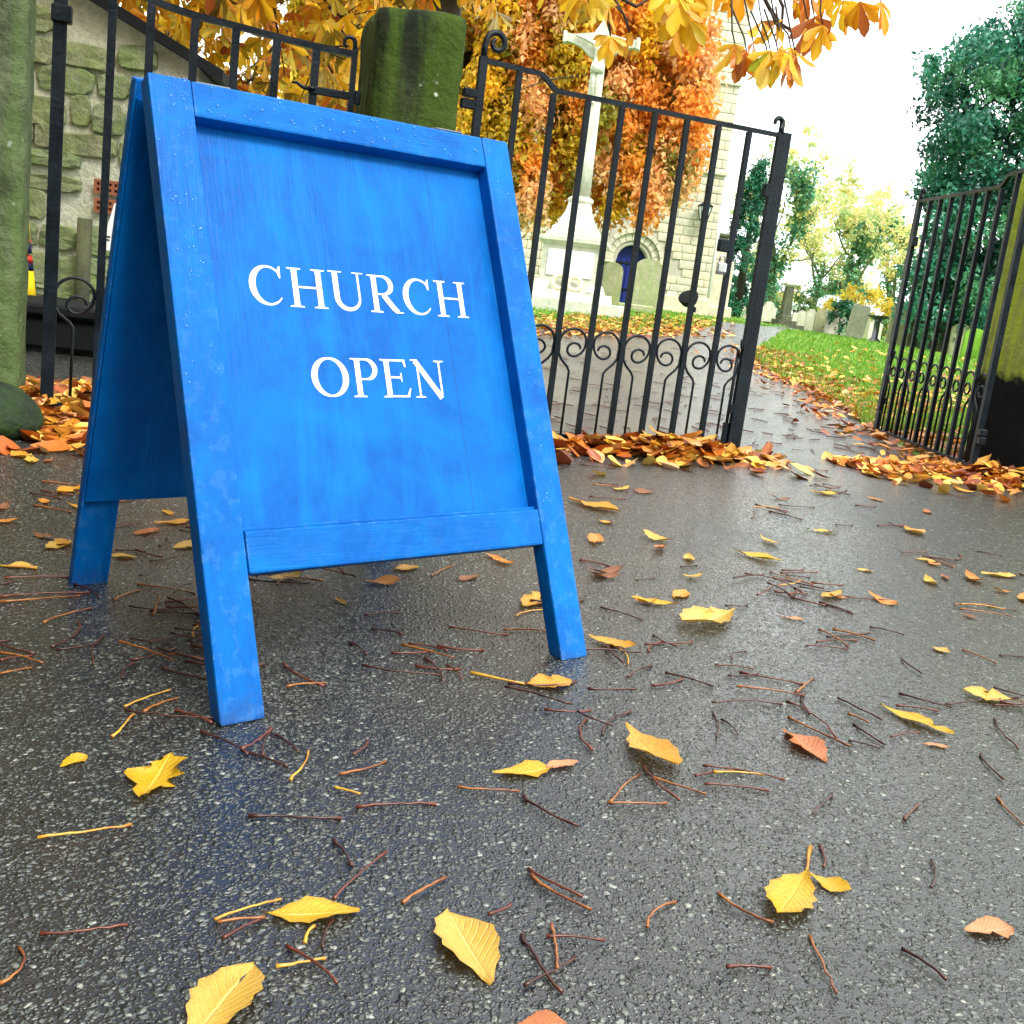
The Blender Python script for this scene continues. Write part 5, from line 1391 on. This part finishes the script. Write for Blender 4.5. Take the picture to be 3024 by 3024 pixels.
def place_leaf(b, t, ratio, colr, label, seed, curl=.12, fold=.12, twist=0.0, torn=0.0, stalk=None, name='fallen_leaf'):
    """lay a leaflet with its base and tip at these ground points (pixels of the 1932-wide view)"""
    k = 3024/1932.
    B = px_ground(b[0]*k, b[1]*k, ROAD_LIFT); T = px_ground(t[0]*k, t[1]*k, ROAD_LIFT)
    L = float(np.linalg.norm((T-B)[:2])); rz = math.atan2(T[1]-B[1], T[0]-B[0])-PI/2
    root = empty(name, (B[0], B[1], B[2]+.0015), rz, label, 'leaf', 'fallen leaves on the tarmac')
    me = leaf_mesh('blade', seed, ratio, curl, fold, twist, torn); me.materials.append(LEAFM[colr])
    o = link(bpy.data.objects.new('blade', me), root); o.scale = (L, L, L)
    if stalk:
        S = px_ground(stalk[0]*k, stalk[1]*k, ROAD_LIFT); Rm = Matrix.Rotation(-rz, 4, 'Z')
        e = Rm @ Vector(tuple(S-B)); z1 = curl*.43*L
        bar_obj('stalk', [(0, .01*L, z1*.5+.003), (e.x*.3, e.y*.3, z1*.3+.003), (e.x*.7, e.y*.7+.004, .0035), (e.x, e.y, .0035)], circ(.0024, 6), STM['yellow'], root, True, [.8, .8, 1, 1.5])
    return root
hero = [((495, 1732), (678, 1722), .42, 'yellow', 'bright yellow toothed leaf lying across several brown stalks', .10),
 ((928, 1864), (845, 1722), .50, 'pale', 'pale yellow diamond-shaped leaf lying alone on the tarmac', .05),
 ((350, 1975), (479, 1820), .50, 'pale', 'large pale yellow leaf with a clear midrib, wider than any other', .04),
 ((113, 1450), (165, 1427), .55, 'yellow', 'tiny bright yellow leaf scrap beside the torn yellow leaf', .05),
 ((930, 1466), (1042, 1452), .40, 'yellow', 'yellow leaf overlapping a pinkish brown one beside crossed stalks', .12),
 ((1092, 1440), (1030, 1452), .40, 'copper', 'pinkish brown leaf tucked against a yellow one', .06),
 ((1178, 1382), (1278, 1466), .45, 'gold', 'golden leaf curled over at its tip', .22),
 ((988, 1298), (1078, 1290), .62, 'gold', 'golden toothed leaf with a long stalk just past the sign\'s foot', .16),
 ((1108, 1208), (1198, 1228), .45, 'gold', 'ribbed golden leaf arched beside the foot of the sign', .25),
 ((1385, 1160), (1283, 1188), .46, 'pale', 'pale golden leaf with pointed tip next to a slim yellow one', .14),
 ((1278, 1146), (1190, 1134), .32, 'yellow', 'slim yellow leaf almost touching a pale golden one', .14),
 ((1072, 945), (1170, 970), .42, 'gold', 'long golden leaf lying right behind the sign\'s leg', .10),
 ((1382, 1042), (1474, 1064), .38, 'yellow', 'yellow leaf in the brightest patch of reflected sky', .14),
 ((1658, 1335), (1798, 1392), .26, 'yellow', 'narrow bright yellow leaf pinching in the middle', .10),
 ((1560, 1440), (1482, 1380), .55, 'rust', 'flat wet rust-brown leaf with strong ribs among stalks', .02),
 ((1925, 1330), (1815, 1310), .52, 'pale', 'broad pale golden leaf resting on dark stalks', .14),
 ((1818, 1762), (1912, 1756), .55, 'copper', 'copper-brown oval leaf lying alone', .12),
 ((975, 1940), (1070, 1935), .62, 'rust', 'rust-brown leaf with crinkled edge, flat on bare tarmac', .10),
 ((0, 1072), (64, 1068), .45, 'pale', 'pale yellow leaf beyond the sign\'s rear leg with a long stalk', .08),
 ((82, 1040), (134, 1024), .5, 'pale', 'pale leaf touching the sign\'s rear leg', .15),
 ((205, 1050), (258, 1055), .55, 'pale', 'pale yellow leaf between the sign\'s two left legs', .15),
 ((325, 1038), (378, 1028), .6, 'pale', 'pale leaf half hidden by the sign\'s front leg', .12),
 ((252, 1012), (302, 1000), .45, 'rust', 'rust-red leaf between the sign\'s legs', .15),
 ((290, 992), (372, 984), .35, 'gold', 'golden leaf with long stalk under the sign', .12),
 ((108, 935), (148, 922), .6, 'gold', 'golden leaf beside the edge of the sign\'s rear panel', .2),
 ((738, 1078), (790, 1072), .45, 'gold', 'golden leaf under the sign\'s bottom rail', .15),
 ((860, 1098), (902, 1088), .4, 'brown', 'brown leaf under the sign\'s bottom rail', .15),
 ((925, 1055), (970, 1070), .45, 'orange', 'curled orange leaf under the sign\'s bottom rail', .25),
 ((985, 1152), (1025, 1128), .5, 'gold', 'golden leaf behind the sign\'s front right leg', .2),
 ((1528, 930), (1584, 936), .42, 'yellow', 'yellow leaf in the middle of the drive on wet tarmac', .15),
 ((1705, 998), (1742, 1012), .7, 'gold', 'broad golden leaf standing out on the shining tarmac', .2),
 ((1755, 1222), (1792, 1236), .6, 'pale', 'small pale leaf with a notch lying by a stalk cluster', .2),
 ((1815, 1160), (1842, 1170), .5, 'brown', 'small curled brown leaf on the shining tarmac', .3),
 ((1635, 940), (1668, 948), .4, 'orange', 'small orange leaf beside two dark stalks', .2),
 ((1820, 1085), (1850, 1105), .4, 'orange', 'orange leaf curled over dark stalks', .3),
 ((1850, 1085), (1920, 1090), .35, 'pale', 'pale leaf among a tangle of dark stalks', .1),
 ((1470, 1165), (1520, 1172), .3, 'copper', 'thin pinkish brown leaf with its stalk', .05),
 ((1520, 1000), (1580, 1008), .3, 'pale', 'pale sliver of leaf on the brightest tarmac', .08),
 ((1610, 1075), (1650, 1080), .4, 'pale', 'small greenish pale leaf by dark stalks', .12),
 ((1725, 1055), (1765, 1062), .45, 'pale', 'pale leaf lying over a bundle of stalks', .1),
 ((1740, 1405), (1790, 1412), .35, 'copper', 'thin pale brown leaf scrap', .04)]
for i, (b, t, r, c, lab, cu_) in enumerate(hero): place_leaf(b, t, r, c, lab, 100+i, cu_*.95, .20, random.Random(i).uniform(-.5, .5), 0.0 if i < 4 else .05, (888, 1275) if i == 7 else ((70, 1075) if i == 18 else None))
place_leaf((262, 1518), (322, 1430), .62, 'yellow', 'torn yellow leaf with ragged orange lobes', 150, .14, .12, .4, .55)
# two leaflets still joined on a hooked stalk
k = 3024/1932.
pr = place_leaf((1520, 1655), (1462, 1742), .46, 'yellow', 'pair of yellow leaflets joined on one hooked stalk', 160, .14, .16, .3, 0, (1528, 1602))
B = px_ground(1520*k, 1655*k, ROAD_LIFT); T = px_ground(1606*k, 1690*k, ROAD_LIFT)
me = leaf_mesh('blade', 161, .50, .25, .2, -.8); me.materials.append(LEAFM['yellow']); o = link(bpy.data.objects.new('blade', me), pr)
L = float(np.linalg.norm((T-B)[:2])); o.scale = (L, L, L); o.rotation_euler = (0, 0, math.atan2(T[1]-B[1], T[0]-B[0])-PI/2-pr.rotation_euler.z)

# bare leaf stalks
def stalk_pts(L, bend, hook, rg, n=9):
    return [(L*i/n-L/2, bend*L*(1-(2*i/n-1)**2)+hook*L*max(0, i/n-.75)**2*6+rg.gauss(0, .009)*L, .0022+.0012*math.sin(PI*i/n)) for i in range(n+1)]
def stalk_mesh(L, bend, hook, r, mat, rg):
    n = 9; pts = stalk_pts(L, bend, hook, rg, n); sc = [q*rg.uniform(.85, 1.2) for q in (1.55, 1.15, 1.0, .92, .86, .82, .8, .84, 1.0, 1.25)]
    v, f = sweep(pts, circ(r, 5), True, sc); me = bpy.data.meshes.new('leaf_stalk'); me.from_pydata([tuple(q) for q in v], [], f)
    me.polygons.foreach_set('use_smooth', [True]*len(me.polygons)); me.materials.append(mat); return me
SLAB = {'dark': 'dark brown bare leaf stalk lying on the wet tarmac', 'red': 'reddish bare leaf stalk lying on the wet tarmac', 'amber': 'amber and brown bare leaf stalk lying on the wet tarmac', 'yellow': 'pale yellow bare leaf stalk lying on the wet tarmac'}
def zone(x, y):
    dx, dy = x-BX, y-BY; a = dx*math.cos(BYAW)+dy*math.sin(BYAW); n = -dx*math.sin(BYAW)+dy*math.cos(BYAW)
    u_ = (x-HA[0])*GU[0]+(y-HA[1])*GU[1]; w_ = (x-HA[0])*GN[0]+(y-HA[1])*GN[1]
    if -.05 < a < BW+.05 and -.05 < n < .75: return "under the blue sign"
    if a <= -.05: return "on the side-gate flank of the blue sign" if n > 0 else "before the sign's side-gate leg"
    if -.2 < n and a < BW+.45: return "beside the sign's leg nearer the gates"
    if w_ > -.75: return "close to the closed gate" if u_ < 1.3 else "close to the open gate"
    if n <= -.45: return "on bare tarmac well before the sign"
    if n <= -.05 and a < BW: return "just before the sign's feet"
    return "out on the shining drive towards the open gate" if u_ > 1.0 else "between the sign and the closed gate"
def stalk_obj(me, x, y, rz, key, dz=0.0):
    o = bpy.data.objects.new('leaf_stalk', me); o.location = (x, y, g1(x, y)+ROAD_LIFT+.0005+dz); o.rotation_euler = (0, 0, rz); link(o)
    xs_ = [v.co for v in me.vertices]; Lm = max(v.x for v in xs_)-min(v.x for v in xs_); Bm = max(v.y for v in xs_)-min(v.y for v in xs_)
    lab = '%s %s %s leaf stalk %s' % ('short' if Lm < .085 else ('long' if Lm > .125 else 'medium'), 'curved' if Bm > .12*Lm else 'straight', {'dark': 'dark brown', 'red': 'reddish', 'amber': 'amber', 'yellow': 'pale yellow'}[key], zone(x, y))
    return tag(o, lab, 'leaf stalk', 'fallen leaf stalks')
traced = [(70, 1588, 248, 1560, 'yellow', -.03), (75, 1768, 240, 1745, 'red', -.08), (0, 1862, 36, 1790, 'amber', -.25), (468, 1545, 645, 1547, 'dark', -.01), (672, 1528, 822, 1518, 'red', .02), (862, 1492, 980, 1496, 'amber', -.05),
 (988, 1507, 1090, 1565, 'dark', -.10), (640, 1465, 728, 1440, 'amber', -.08), (545, 1478, 582, 1420, 'yellow', -.08), (632, 1490, 680, 1502, 'yellow', -.08), (665, 1430, 695, 1402, 'red', -.1), (628, 1590, 662, 1640, 'dark', .05), (630, 1706, 732, 1612, 'red', .04),
 (758, 1712, 840, 1660, 'amber', .02), (995, 1645, 1100, 1697, 'red', -.06), (1000, 1657, 1115, 1722, 'amber', -.08), (920, 1732, 965, 1712, 'red', -.1), (985, 1768, 1055, 1878, 'dark', -.03), (988, 1865, 1085, 1808, 'dark', -.05), (1040, 1748, 1048, 1835, 'amber', .04),
 (1030, 1775, 1140, 1782, 'red', .05), (1218, 1755, 1272, 1705, 'amber', .12), (1355, 1690, 1458, 1746, 'amber', -.15), (1528, 1768, 1582, 1880, 'amber', -.03), (1700, 1795, 1785, 1855, 'dark', .05), (1370, 1830, 1455, 1830, 'red', .02), (1755, 1625, 1755, 1680, 'dark', .08),
 (1705, 1550, 1732, 1520, 'red', 0), (1545, 1597, 1555, 1640, 'red', .05), (405, 1742, 530, 1700, 'yellow', .03), (420, 1778, 490, 1740, 'red', 0), (608, 1795, 625, 1740, 'dark', .05), (520, 1830, 613, 1812, 'yellow', -.06), (540, 1792, 637, 1862, 'red', .04), (410, 1748, 500, 1738, 'amber', .04), (575, 1785, 592, 1752, 'yellow', .1),
 (378, 1385, 470, 1428, 'dark', .03), (455, 1420, 542, 1450, 'dark', .02), (455, 1420, 512, 1375, 'red', -.08), (495, 1430, 512, 1378, 'dark', .06), (520, 1390, 562, 1425, 'dark', .04), (235, 1340, 322, 1305, 'yellow', .03), (212, 1395, 248, 1350, 'yellow', -.05), (235, 1345, 410, 1358, 'dark', -.08), (270, 1348, 335, 1320, 'amber', .05), (330, 1345, 400, 1368, 'red', .04),
 (1485, 1325, 1572, 1398, 'red', .14), (1487, 1355, 1605, 1412, 'amber', -.06), (1580, 1320, 1665, 1362, 'dark', -.05), (1600, 1350, 1640, 1368, 'amber', -.06), (1695, 1312, 1795, 1338, 'dark', -.08), (1690, 1335, 1770, 1345, 'red', .03), (1325, 1450, 1480, 1475, 'red', .05), (1330, 1485, 1450, 1495, 'red', .06), (1310, 1468, 1400, 1455, 'red', .02), (1345, 1462, 1440, 1466, 'yellow', .02), (1145, 1520, 1260, 1522, 'amber', -.02), (1150, 1518, 1205, 1462, 'amber', .02), (1215, 1450, 1282, 1515, 'red', -.10), (1230, 1470, 1332, 1502, 'amber', -.06),
 (1345, 1345, 1352, 1395, 'dark', .05), (1362, 1360, 1392, 1390, 'dark', .06), (1108, 1358, 1115, 1420, 'red', -.15), (1135, 1392, 1190, 1345, 'dark', .12), (800, 1245, 835, 1290, 'dark', .1), (842, 1258, 870, 1285, 'red', .1), (1875, 1360, 1925, 1420, 'dark', -.08), (1880, 1505, 1930, 1560, 'amber', -.06), (1850, 1425, 1895, 1475, 'dark', -.1), (1785, 1335, 1925, 1318, 'dark', .02), (1600, 1400, 1660, 1415, 'dark', .04), (1610, 1368, 1668, 1408, 'dark', -.06), (1680, 1395, 1735, 1385, 'red', .03),
 (1570, 1500, 1530, 1540, 'dark', .03), (535, 1255, 612, 1298, 'red', -.12), (540, 1300, 615, 1292, 'amber', .04), (318, 1238, 400, 1250, 'amber', .03), (80, 1180, 175, 1150, 'amber', .06), (215, 1135, 262, 1115, 'amber', .04), (140, 1105, 190, 1130, 'dark', .05), (0, 1130, 170, 1118, 'red', .03), (0, 1140, 150, 1125, 'amber', -.03), (365, 1205, 395, 1178, 'yellow', .2), (660, 1215, 690, 1238, 'dark', .1), (700, 1190, 760, 1198, 'dark', .05), (950, 1192, 1030, 1192, 'amber', .02), (1132, 1148, 1212, 1172, 'dark', .03), (1255, 1272, 1345, 1298, 'dark', .03), (1540, 1215, 1615, 1210, 'red', .05), (1545, 1190, 1600, 1225, 'amber', .05), (1520, 1222, 1600, 1228, 'red', .02), (1560, 1205, 1640, 1195, 'dark', -.04), (1570, 1190, 1650, 1212, 'amber', .06), (1545, 1138, 1610, 1160, 'dark', .02), (1640, 1185, 1705, 1200, 'dark', .03), (1700, 1245, 1740, 1275, 'dark', -.08), (1815, 1228, 1880, 1255, 'amber', .03), (0, 1235, 80, 1255, 'amber', .05), (0, 1250, 60, 1240, 'red', .05), (230, 1285, 250, 1255, 'dark', .1), (0, 1275, 60, 1262, 'amber', -.04)]
rg = random.Random(77)
for (x0, y0, x1, y1, key, bend) in traced:
    Bq = px_ground(x0*k, y0*k, ROAD_LIFT); Tq = px_ground(x1*k, y1*k, ROAD_LIFT); L = float(np.linalg.norm((Tq-Bq)[:2])); c = (Bq+Tq)/2
    me = stalk_mesh(L, bend*.8, rg.uniform(-.08, .08), rg.uniform(.0014, .0020), STM[key], rg)
    stalk_obj(me, c[0], c[1], math.atan2(Tq[1]-Bq[1], Tq[0]-Bq[0]), key, rg.uniform(0, .002))
SV = []
for i in range(16):
    key = ('dark', 'red', 'dark', 'amber', 'red', 'dark', 'red', 'dark')[i % 8] if i != 9 else 'yellow'
    SV.append((key, stalk_mesh(rg.uniform(.04, .13), rg.uniform(-.14, .14), rg.uniform(-.15, .15), rg.uniform(.0014, .0021), STM[key], rg)))
def board_clear(x, y):
    dx, dy = x-BX, y-BY; a = dx*math.cos(BYAW)+dy*math.sin(BYAW); n = -dx*math.sin(BYAW)+dy*math.cos(BYAW)
    return not ((-.03 < a < BW+.03) and (-.04 < n < .05 or .66 < n < .74))
cnt = 0
while cnt < 190:
    X = rg.uniform(-60, 3060); Y = 1330+(rg.random()**1.15)*760
    if X < 700: Y = 1380+rg.random()*600
    p = px_ground(X, Y, ROAD_LIFT)
    if not board_clear(p[0], p[1]): continue
    nclu = 1 if rg.random() < .6 else rg.randint(2, 5)
    for q in range(nclu):
        if cnt >= 190: break
        key, me = SV[rg.randrange(16)]
        stalk_obj(me, p[0]+rg.uniform(-.08, .08)*(nclu > 1), p[1]+rg.uniform(-.08, .08)*(nclu > 1), rg.gauss(.2, .6) if rg.random() < .7 else rg.uniform(0, 6.28), key, q*.002); cnt += 1
# small far stalks on the path: too fine to pick apart
V = []; Fq = []
for _ in range(330):
    X = rg.uniform(1580, 2700); Y = rg.uniform(1000, 1345)
    p = px_ground(X, Y, .004)
    if not (in_poly(p[:2], PATH_POLY) or p[1] < 5): continue
    L = rg.uniform(.05, .13); a = rg.uniform(0, 3.14); o = len(V); d = np.array([math.cos(a), math.sin(a), 0]); nn = np.array([-d[1], d[0], 0])
    zb = g1(p[0], p[1])+ROAD_LIFT; c0 = np.array([p[0], p[1], zb]); r = .0028; bq = rg.uniform(-.15, .15)*L
    for t, off_ in ((-.5, 0), (0, bq), (.5, 0)):
        ctr = c0+d*L*t+nn*off_; V += [ctr+nn*r, ctr+np.array([0, 0, r*2]), ctr-nn*r]
    for i in range(2): Fq += [(o+3*i, o+3*i+1, o+3*i+4, o+3*i+3), (o+3*i+1, o+3*i+2, o+3*i+5, o+3*i+4)]
o = np_mesh('leaf_stalk_litter', np.array(V), np.array(Fq), STM['dark'], kind='stuff')
o['label'] = 'scattered dark leaf stalks on the path beyond the gates'; o['category'] = 'litter'

# shared small leaves for the middle distance, each a thing of its own
LV = {}
for ci, c in enumerate(('gold', 'orange', 'rust', 'brown', 'pale', 'yellow')):
    LV[c] = []
    for v_ in range(3):
        me = leaf_mesh('fallen_leaf', 300+ci*10+v_, random.Random(ci*7+v_).uniform(.36, .58), random.Random(ci*5+v_).uniform(.08, .32), .16, random.Random(ci+v_).uniform(-.7, .7)); me.materials.append(LEAFM[c]); LV[c].append(me)
def small_leaf(x, y, z, s, c, lab, grp, rg, tilt=.12):
    o = bpy.data.objects.new('fallen_leaf', LV[c][rg.randrange(3)]); o.location = (x, y, z); o.scale = (s, s, s)
    o.rotation_euler = (rg.gauss(0, tilt), rg.gauss(0, tilt), rg.uniform(0, 6.28)); link(o)
    return tag(o, lab, 'leaf', grp)
cnt = 0
while cnt < 62:
    X = rg.uniform(-40, 3050); Y = rg.uniform(1350, 1800)
    if X < 700: Y = rg.uniform(1330, 1620)
    p = px_ground(X, Y, ROAD_LIFT)
    if not board_clear(p[0], p[1]): continue
    c = rg.choice(('gold', 'orange', 'rust', 'brown', 'pale', 'orange', 'gold'))
    small_leaf(p[0], p[1], p[2]+.002, rg.uniform(.045, .095), c, 'small %s fallen leaf on the open tarmac between sign and gates' % {'gold': 'golden', 'pale': 'pale yellow'}.get(c, c), 'small leaves on the tarmac', rg, .05); cnt += 1
# leaf heaps
dAv = np.array([math.cos(math.radians(22.63)), math.sin(math.radians(22.63)), 0]); nAv = np.array([-dAv[1], dAv[0], 0])
def heapA(u, n):
    return .058*math.exp(-((u-.95)/.22)**2-((n+.09)/.11)**2)+.03*math.exp(-((u-.62)/.25)**2-((n+.10)/.14)**2)
for i in range(90):
    u_ = np.clip(rg.gauss(.92, .24), .45, 1.42); n_ = -abs(rg.gauss(.07, .10))-.02; P = HA+dAv*u_+nAv*n_
    c = rg.choice(('gold', 'orange', 'gold', 'rust', 'pale', 'orange', 'brown', 'yellow'))
    small_leaf(P[0], P[1], g1(P[0], P[1])+ROAD_LIFT+heapA(u_, n_)+.004+rg.uniform(0, .012), rg.uniform(.07, .125), c, '%s leaf on top of the heap at the foot of the closed iron gate' % {'gold': 'golden', 'pale': 'pale yellow'}.get(c, c), 'leaves heaped against the closed gate', rg, .30)
place_leaf((1330, 845), (1412, 868), .42, 'yellow', 'long bright yellow leaf at the front of the heap under the closed gate', 171, .10, .15, .2)
def litter_mesh(name, P, S, tilt, label, seed, pal=LITTER, mat=None):
    """many curled leaves (rows of folded quads) joined as one litter"""
    rng = np.random.default_rng(seed); n = len(P); P = np.asarray(P); S = np.asarray(S)[:, None]
    th = rng.uniform(0, 2*PI, n); a = np.stack([np.cos(th), np.sin(th), rng.normal(0, tilt, n)], 1); a /= np.linalg.norm(a, axis=1)[:, None]
    up = np.stack([rng.normal(0, tilt, n), rng.normal(0, tilt, n), np.ones(n)], 1); b = np.cross(up, a); b /= np.linalg.norm(b, axis=1)[:, None]; c = np.cross(a, b)
    rows = [(0, .02), (.25, .17), (.55, .25), (.82, .17), (1.0, .01)]; rat = rng.uniform(.8, 1.25, (n, 1)); curl = rng.uniform(.05, .35, (n, 1)); fold = rng.uniform(.1, .6, (n, 1))
    VV = []
    for t, w in rows:
        ctr = P+a*S*(t-.5)+c*S*curl*(4*(t-.5)**2)*.4
        VV += [ctr+b*S*w*rat+c*S*w*fold, ctr, ctr-b*S*w*rat+c*S*w*fold]
    V = np.stack(VV, 1).reshape(-1, 3); m_ = 3*len(rows); base = (np.arange(n)*m_)[:, None]; Fq = []
    for i in range(len(rows)-1):
        for j in range(2): Fq.append(base+np.array([[3*i+j, 3*i+j+1, 3*i+j+4, 3*i+j+3]]))
    Fq = np.concatenate(Fq, 0); col = pal[rng.integers(len(pal), size=n)]*rng.uniform(.7, 1.2, (n, 1))
    o = np_mesh(name, V, Fq, mat or M['litter'], np.clip(np.repeat(col, m_, 0), 0, 1), kind='stuff'); o.data.polygons.foreach_set('use_smooth', [True]*len(o.data.polygons))
    o['label'] = label; o['category'] = 'leaf litter'; return o
rng = np.random.default_rng(99)
P = []; S = []
for _ in range(430):
    u_ = float(np.clip(rng.normal(.9, .24), .1, 1.45)); n_ = -abs(float(rng.normal(.03, .12)))+.06; q = HA+dAv*u_+nAv*n_; hh = heapA(u_, n_)
    P.append((q[0], q[1], g1(q[0], q[1])+ROAD_LIFT+.006+hh*rng.random())); S.append(rng.uniform(.07, .13))
for _ in range(90):
    u_ = float(rng.uniform(.0, 1.5)); n_ = float(rng.normal(-.12, .18)); q = HA+dAv*u_+nAv*n_
    P.append((q[0], q[1], g1(q[0], q[1])+ROAD_LIFT+.006)); S.append(rng.uniform(.06, .12))
litter_mesh('leaf_heap', P, S, .35, 'deep heap of orange leaves against the foot of the closed iron gate', 1)
P = []; S = []
for _ in range(2300):
    u_ = float(rng.uniform(-2.1, -.70)); n_ = float(rng.uniform(-.60, .70)); q = gw(u_, n_)
    if n_ < -.33 and rng.random() < .6: continue
    hh = .07*math.exp(-((n_-.05)/.25)**2)
    P.append((q[0], q[1], g1(q[0], q[1])+ROAD_LIFT+.006+hh*rng.random())); S.append(rng.uniform(.06, .115))
litter_mesh('leaf_drift', P, S, .35, 'drift of golden brown leaves around the boulder and side gate', 2)
# right-hand edge: along the lawn and under the open gate
P = []; S = []
edge = [np.array(p) for p in PATH_R]; edge = [np.array([2.05, 4.6]), np.array([1.92, 5.4])]+edge
for _ in range(3300):
    i = rng.integers(len(edge)-1); t = rng.random(); c0 = edge[i]*(1-t)+edge[i+1]*t
    d = edge[i+1]-edge[i]; d /= np.linalg.norm(d)+1e-9; nn = np.array([d[1], -d[0]])
    off_ = rng.normal(.16, .22); q = c0+nn*off_
    if q[1] > 14: continue
    P.append((q[0], q[1], g1(q[0], q[1])+.012+.02*rng.random())); S.append(rng.uniform(.045, .09))
litter_mesh('leaf_verge', P, S, .30, 'band of rust-red leaves along the lawn edge and under the open gate', 3, LITTER[[0, 2, 3, 4, 6, 7, 9, 2, 3, 1]])
P = []; S = []
for _ in range(760):
    u_ = float(rng.uniform(1.75, 3.2)); n_ = float(-.11-abs(rng.normal(0, .24)))+(.25 if u_ < 2.60 else 0); q = gw(u_, n_)
    if u_ > 2.64 and -.11 < n_: continue
    hh = .06*math.exp(-((n_+.14)/.12)**2)*(u_ > 2.4)
    P.append((q[0], q[1], g1(q[0], q[1])+ROAD_LIFT+.006+hh*rng.random())); S.append(rng.uniform(.055, .10))
litter_mesh('leaf_drift', P, S, .35, 'drift of orange leaves at the foot of the black-based pier', 4)
for i in range(46):
    u_ = rg.uniform(2.0, 3.1); n_ = -.14-abs(rg.gauss(0, .16))+(.2 if u_ < 2.6 else 0); q = gw(u_, n_); c = rg.choice(('gold', 'orange', 'rust', 'pale', 'orange'))
    small_leaf(q[0], q[1], g1(q[0], q[1])+ROAD_LIFT+.02+.03*math.exp(-((n_+.14)/.12)**2), rg.uniform(.06, .10), c, '%s leaf on top of the drift at the black-based pier' % {'gold': 'golden', 'pale': 'pale yellow'}.get(c, c), 'leaves drifted against the right pier', rg, .3)
for i in range(40):
    u_ = rg.uniform(-1.75, -.95); n_ = rg.uniform(-.38, .15); q = gw(u_, n_); c = rg.choice(('gold', 'orange', 'pale', 'gold', 'brown'))
    small_leaf(q[0], q[1], g1(q[0], q[1])+ROAD_LIFT+.015+.06*math.exp(-((n_-.05)/.25)**2), rg.uniform(.06, .10), c, '%s leaf lying on the drift beside the mossy boulder' % {'gold': 'golden', 'pale': 'pale yellow'}.get(c, c), 'leaves drifted by the boulder', rg, .3)
# left grass strip beyond the path, and lawn scatter
P = []; S = []
for _ in range(3400):
    p = px_ground(rng.uniform(1500, 2170), 925+(rng.random()**.6)*75, 0)
    P.append((p[0], p[1], g1(p[0], p[1])+.02)); S.append(rng.uniform(.07, .13))
    if in_poly(p[:2], PATH_POLY) and rng.random() < .8: P.pop(); S.pop()
litter_mesh('leaf_verge', P, S, .30, 'carpet of orange leaves on the grass in front of the memorial', 5)
P = []; S = []
for _ in range(950):
    p = px_ground(rng.uniform(2225, 3000), 985+(rng.random()**.5)*250, 0)
    if in_poly(p[:2], PATH_POLY): continue
    P.append((p[0], p[1], g1(p[0], p[1])+.03)); S.append(rng.uniform(.06, .12))
litter_mesh('leaf_scatter', P, S, .35, 'scatter of brown and gold leaves over the lawn beside the path', 6)
# grass blades on the lawns
P = []
while len(P) < 42000:
    X = rng.uniform(1550, 3024, 400); Y = 925+rng.random(400)*330
    for x, y in zip(X, Y):
        if x < 2200 and y > 1000: continue
        d = ray(x, y)
        if d[2] > -.004: continue
        t = (.18-CAM_H)/d[2]; p = CAMP+d*t
        if p[1] > 45 or p[1] < 4.9: continue
        if in_poly(p[:2], PATH_POLY): continue
        u_ = (p-HA) @ GU; n_ = (p-HA) @ GN
        if n_ < .3: continue
        P.append((p[0], p[1]))
P = np.array(P); n = len(P); z = G(P[:, 0], P[:, 1]); th = rng.uniform(0, 2*PI, n); hgt = rng.uniform(.03, .075, n); w = .004+.0006*P[:, 1]
lean = rng.normal(0, .4, (n, 2))*hgt[:, None]
b0 = np.stack([P[:, 0]-np.cos(th)*w, P[:, 1]-np.sin(th)*w, z-.005], 1); b1 = np.stack([P[:, 0]+np.cos(th)*w, P[:, 1]+np.sin(th)*w, z-.005], 1)
tp_ = np.stack([P[:, 0]+lean[:, 0], P[:, 1]+lean[:, 1], z+hgt], 1)
V = np.stack([b0, b1, tp_], 1).reshape(-1, 3); Fq = np.arange(3*n).reshape(-1, 3)
pal = np.array([(.13, .31, .02), (.18, .37, .03), (.10, .24, .015), (.24, .38, .04)]); cc = np.repeat(pal[rng.integers(4, size=n)]*rng.uniform(.8, 1.15, (n, 1)), 3, 0)
o = np_mesh('grass', V, Fq, M['grass'], cc, kind='stuff'); o['label'] = 'short bright green grass on the churchyard lawns'; o['category'] = 'grass'
